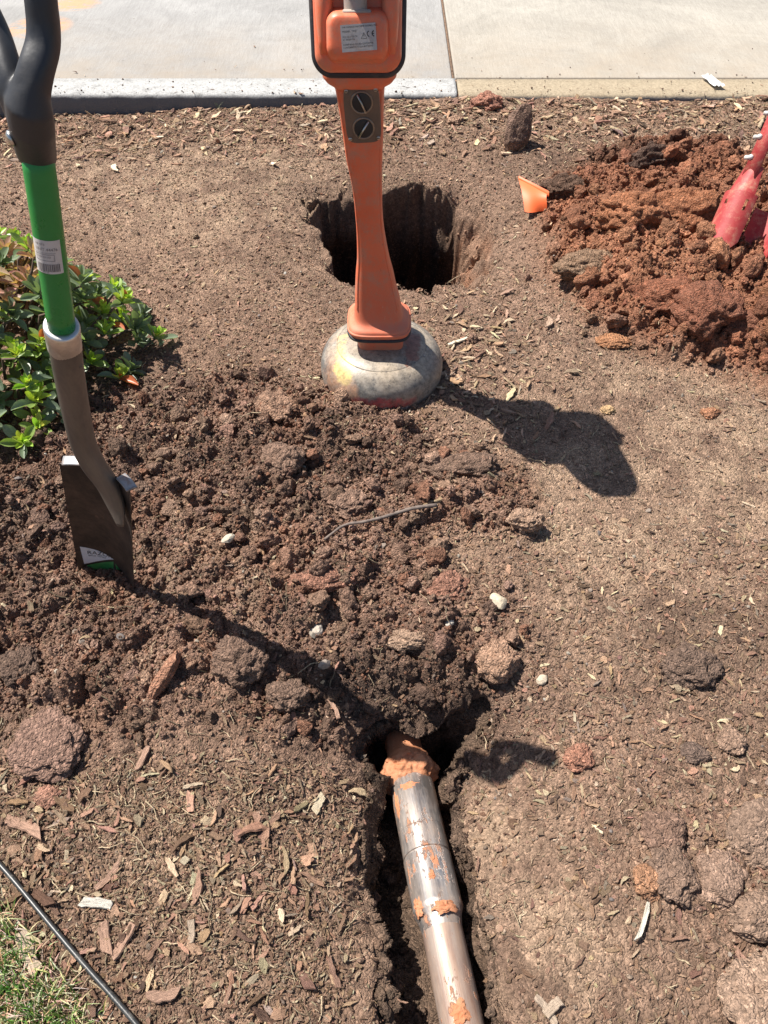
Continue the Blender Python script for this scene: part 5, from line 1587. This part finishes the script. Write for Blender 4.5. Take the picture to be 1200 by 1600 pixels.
for (a, b, c, d, r, lab) in ((163, 1440, 172, 1492, .0085, 'brown upright bark strip just below the bleached white splinter'), (178, 1500, 212, 1442, .0080, 'forked looking brown bark strip right of the upright one'),
                             (38, 1462, 62, 1520, .0100, 'reddish tan bark piece between tubing and grass'), (10, 1282, 66, 1308, .0100, 'dark bark piece at the left border below the clay patty'),
                             (232, 1556, 282, 1548, .0080, 'thick brown bark strip right of the tubing near the bottom'), (215, 1205, 232, 1172, .0065, 'reddish bark strip below the clay slab'),
                             (300, 1442, 296, 1478, .0060, 'tan bark strip in the middle of the mulch'), (286, 1352, 294, 1342, .0062, 'short pale chip standing in the mulch'), (152, 1388, 186, 1350, .0052, 'dark edged splinter leaning above the bleached one'),
                             (492, 1272, 506, 1246, .0080, 'pale yellow block of wood left of the pipe tip'), (515, 1098, 528, 1132, .0040, 'thin brown splinter on the dark slope left of the pit'),
                             (836, 1560, 866, 1600, .0060, 'tan chip near the bottom edge right of the trench'), (848, 1590, 878, 1562, .0075, 'grey tan bark strip near the bottom edge')):
    strip(a, b, c, d, r, (.72, .60, .42) if 'pale' in lab else (.60, .46, .34) if 'tan' in lab else (.50, .31, .22), 'bark_strip', lab, 'bark strip')
# crumpled white paper on the kerb
pc = P(1113, 129, KERB_Z + .004)
vs, fs = [], []
for j in range(9):
    for i in range(6):
        u, w = i / 5 - .5, j / 8 - .5
        vs.append(pc + Vector((u * .040 - w * .025, w * .11, .004 + .012 * abs(mnoise.noise(Vector((u * 5, w * 7, 3)))) + .004 * (i % 2))))
for j in range(8):
    for i in range(5):
        a = j * 6 + i; fs.append((a, a + 1, a + 7, a + 6))
o = part('paper_scrap', (vs, fs), worn('white_paper', (.8, .8, .79), (.6, .56, .5), .7, (.6, .85), scale=60), None, False); tag(o, 'crumpled white paper scrap lying on the sandy kerb', 'paper scrap')
# black tubing
tb = [G(-60, 1285), G(-20, 1328), G(20, 1372), G(60, 1420), G(100, 1468), G(140, 1515), G(180, 1560), G(216, 1602), G(250, 1645)]
tz = [max(p.z, 0) + .012 for p in tb]
tz = [sum(tz[max(0, i - 2):i + 3]) / len(tz[max(0, i - 2):i + 3]) for i in range(len(tz))]
tb = [Vector((p.x, p.y, z)) for p, z in zip(tb, tz)]
tp_ = smooth_path([tuple(p) for p in tb], 8)
o = part('tubing', sweep(tp_, .0042, 16), worn('black_tubing', (.035, .036, .036), (.22, .20, .17), .38, (.55, .75), scale=40, spec=.6), None); tag(o, 'thin black irrigation tubing crossing the bottom left corner', 'tubing')

# ------------------------------------------------------------------ grass in the corner (stuff)
def grass_mat():
    t = NT('grass'); at_ = t.n('Attribute', attribute_name='tone')
    m = t.done(at_.outputs['Color'], .55, spec=.35)
    tr = t.n('BsdfTranslucent'); t.l(at_.outputs['Color'], tr.inputs[0])
    mx = t.n('MixShader'); mx.inputs[0].default_value = .3
    t.l(t.b.outputs[0], mx.inputs[1]); t.l(tr.outputs[0], mx.inputs[2]); t.l(mx.outputs[0], t.out.inputs[0])
    return m
def blades(n, testf, xr, yr, hmin, hmax, greens, name, label):
    V_, F_, T_ = [], [], []
    r_ = random.Random(5); c = 0; tries = 0
    while c < n and tries < n * 12:
        tries += 1
        x, y = r_.uniform(*xr), r_.uniform(*yr)
        px, py, _ = proj(x, y, 0)
        if r_.random() > testf(px, py): continue
        c += 1; z = 0.002; a = r_.uniform(0, 6.28); lean = r_.uniform(.3, 1.3); h = r_.uniform(hmin, hmax); w = r_.uniform(.0008, .0018)
        dry = r_.random() < greens[2]
        col = [k * r_.uniform(.7, 1.25) for k in (greens[1] if dry else greens[0])]
        if dry: lean = r_.uniform(1.2, 3.0)
        b = len(V_)
        for k in range(5):
            u = k / 4
            ang = lean * u
            d = Vector((math.cos(a), math.sin(a), 0))
            p = Vector((x, y, z)) + d * (h * (1 - math.cos(ang)) / max(lean, .1)) + WZ * (h * math.sin(ang) / max(lean, .1))
            p.z = max(p.z, z + .002)
            s_ = Vector((-d.y, d.x, 0)) * (w * (1 - u * .85))
            V_ += [p - s_, p + s_]; T_ += [col, col]
        F_ += [(b + 2 * k, b + 2 * k + 1, b + 2 * k + 3, b + 2 * k + 2) for k in range(4)]
    me = mesh_np(name, V_, F_)
    at = me.attributes.new('tone', 'FLOAT_COLOR', 'POINT'); at.data.foreach_set('color', np.array([list(t_) + [1] for t_ in T_], dtype=np.float32).ravel())
    o = link(name, me, None, M_GRASS); return tag(o, label, None, None, 'stuff')
M_GRASS = grass_mat()
def tgrass(px, py):
    line = 1345 + px * 1.17                        # the tubing
    d = py - line
    return 0 if d < 25 else min(1, (d - 25) / 90) ** 1.3
c0_, c1_ = P(-120, 1400), P(220, 1700)
blades(5200, tgrass, (c0_.x - .05, c1_.x + .1), (P(0, 1720).y, P(0, 1400).y), .02, .05, ((.15, .27, .06), (.62, .52, .33), .42), 'grass', 'green and straw coloured lawn grass in the bottom left corner')
spots = [(345, 172), (330, 195), (8, 205), (15, 190), (712, 432), (720, 428), (1152, 732), (905, 108)]
def tweeds(px, py): return max(math.exp(-((px - a) / 9) ** 2 - ((py - b) / 6) ** 2) for a, b in spots)
blades(260, tweeds, (-1.7, 1.7), (1.2, 3.4), .02, .05, ((.14, .22, .06), (.5, .42, .26), .35), 'weeds', 'a few tiny green weeds near kerb and hole')

# ------------------------------------------------------------------ shrub
def leaf_mat(bulk):
    t = NT('glossy_leaf')
    a = t.n('Attribute', attribute_name='tint', attribute_type='INSTANCER')
    a2 = t.n('Attribute', attribute_name='tone')
    c0 = (a2 if bulk else a).outputs['Color']
    v = t.coord('Object')
    c = t.mix(c0, t.ramp(t.noise(v, 14, 4, .6), [(.3, .78), (.7, 1.15)]), 1.0, 'MULTIPLY')
    t.done(c, .36, spec=.5)
    tr = t.n('BsdfTranslucent'); cc = t.mix(c, (1.5, 1.7, .6), 1.0, 'MULTIPLY'); t.l(cc, tr.inputs[0])
    mx = t.n('MixShader'); mx.inputs[0].default_value = .28
    t.l(t.b.outputs[0], mx.inputs[1]); t.l(tr.outputs[0], mx.inputs[2]); t.l(mx.outputs[0], t.out.inputs[0])
    return t.m
M_LEAF = leaf_mat(False); M_FOLI = leaf_mat(True)
def leaf_shape(cup, curl):
    """obovate leaf, unit length along x"""
    vs, fs = [], []
    n, m = 7, 4
    for i in range(n + 1):
        u = i / n
        w = .20 * (math.sin(math.pi * min(1, u ** 1.7 * .95 + .02)) ** .62) + .010
        for j in range(m + 1):
            s = j / m * 2 - 1
            vs.append(Vector((u, s * w, curl * u * u + cup * s * s * w * 2.2)))
    for i in range(n):
        for j in range(m):
            a = i * (m + 1) + j; fs.append((a, a + 1, a + m + 2, a + m + 1))
    return vs, fs
LEAVES = [leaf_shape(c, k) for c, k in ((.35, -.15), (.25, .12), (.5, -.3), (.3, .0))]
LMESH = [mesh_np('leaf', v, f) for v, f in LEAVES]
for m_ in LMESH: m_.materials.append(M_LEAF)
sc_ = Vector((-1.19, 1.62, 0)); 
shrub = empty('shrub', sc_)
tag(shrub, 'low shrub with rosettes of glossy dark and bright green leaves behind the shovel', 'shrub')
rr_ = random.Random(21)
leafs = []; stems = []
RX, RY, RZ = .47, .50, .30
tries = 0; cents = []
while len(cents) < 380 and tries < 20000:
    tries += 1
    th = rr_.uniform(0, 6.283); ph = math.acos(rr_.uniform(-.05, 1)) 
    n_ = Vector((math.sin(ph) * math.cos(th), math.sin(ph) * math.sin(th), math.cos(ph)))
    k = rr_.uniform(.70, 1.05) * (1 + .12 * math.sin(3 * th + 1) + .08 * math.sin(7 * th))
    c = Vector((sc_.x + n_.x * RX * k, sc_.y + n_.y * RY * k, max(.03, .03 + n_.z * RZ * k)))
    if any((c - q[0]).length < .040 for q in cents): continue
    cents.append((c, n_))
for c, n_ in cents:
    px, py, d = proj(*c)
    young = rr_.random() < .68 and n_.z > .05; pink = (px < 60 and 380 < py < 470 and rr_.random() < .85)
    ax = (n_ * .55 + WZ * (.9 if young else .6) + Vector((rr_.uniform(-.3, .3), rr_.uniform(-.3, .3), 0))).normalized()
    s1 = ax.orthogonal().normalized(); s2 = ax.cross(s1)
    base = c - ax * .03
    stems.append((base - ax * .05 - n_ * .05, base))
    nl = rr_.randint(10, 14); a0 = rr_.uniform(0, 6.28)
    for k in range(nl):
        t_ = k / nl
        a = a0 + k * 2.4
        rad = s1 * math.cos(a) + s2 * math.sin(a)
        open_ = 1.35 - 1.0 * t_ if not young else 1.25 - 1.1 * t_
        d_ = (ax * math.cos(open_) + rad * math.sin(open_)).normalized()
        L_ = rr_.uniform(.042, .060) * (1 - .35 * t_) * (.82 if young and t_ > .3 else 1.08)
        if young and t_ > .30: col = (rr_.uniform(.34, .50), rr_.uniform(.46, .60), rr_.uniform(.07, .12))
        elif young and t_ > .15: col = (.25, .35, .10)
        else: g_ = rr_.uniform(.75, 1.35); col = (.20 * g_, .255 * g_, .165 * g_)
        if pink: col = (rr_.uniform(.40, .55), rr_.uniform(.27, .34), rr_.uniform(.20, .25))
        elif rr_.random() < .018: col = (.55, .16, .07)
        Xa = d_; Za = (ax - Xa * ax.dot(Xa)).normalized(); Ya = Za.cross(Xa)
        roll = rr_.uniform(-.5, .5)
        Y2 = Ya * math.cos(roll) + Za * math.sin(roll); Z2 = Xa.cross(Y2)
        M_ = Matrix(((Xa.x, Y2.x, Z2.x), (Xa.y, Y2.y, Z2.y), (Xa.z, Y2.z, Z2.z)))
        wsc = rr_.uniform(.85, 1.15)
        pos = base + ax * (.016 * t_)
        ppx, ppy, pd = proj(*(pos + d_ * L_ * .5))
        score = L_ / pd * (1 if (-20 < ppx < 400 and 320 < ppy < 720) else 0) * (.5 + max(0, (Vector((0, 0, H)) - c).normalized().dot(n_)))
        leafs.append((score, pos, M_, L_, wsc, col, rr_.randrange(4), young))
leafs.sort(key=lambda q: -q[0])
for sc0, pos, M_, L_, wsc, col, k, yg in leafs[:300]:
    o = link('leaf', LMESH[k], shrub)
    o.location = pos - sc_; o.rotation_euler = M_.to_euler(); o.scale = (L_, L_ * wsc, L_)
    o['tint'] = list(col)
V_, F_, T_ = [], [], []
for sc0, pos, M_, L_, wsc, col, k, yg in leafs[300:]:
    b = len(V_); vs, fs = LEAVES[k]
    for v in vs: V_.append(pos - sc_ + M_ @ Vector((v.x * L_, v.y * L_ * wsc, v.z * L_))); T_.append((*col, 1.0))
    F_ += [tuple(i + b for i in f_) for f_ in fs]
me_ = mesh_np('foliage', V_, F_)
at = me_.attributes.new('tone', 'FLOAT_COLOR', 'POINT'); at.data.foreach_set('color', np.array(T_, dtype=np.float32).ravel())
o = link('foliage', me_, shrub, M_FOLI); o['kind'] = 'stuff'
sv = []
for a, b in stems:
    mid = (a + b) / 2 + Vector((rr_.uniform(-.02, .02), rr_.uniform(-.02, .02), .02))
    sv.append(sweep([a, (a + mid) / 2, mid, b, b + (b - mid) * .25], [(.0045,) * 2, (.004,) * 2, (.0032,) * 2, (.0025,) * 2, (.002,) * 2], 6))
part('stems', joinvf(sv), worn('shrub_bark', (.12, .08, .06), (.2, .15, .11), .85, scale=50), shrub)
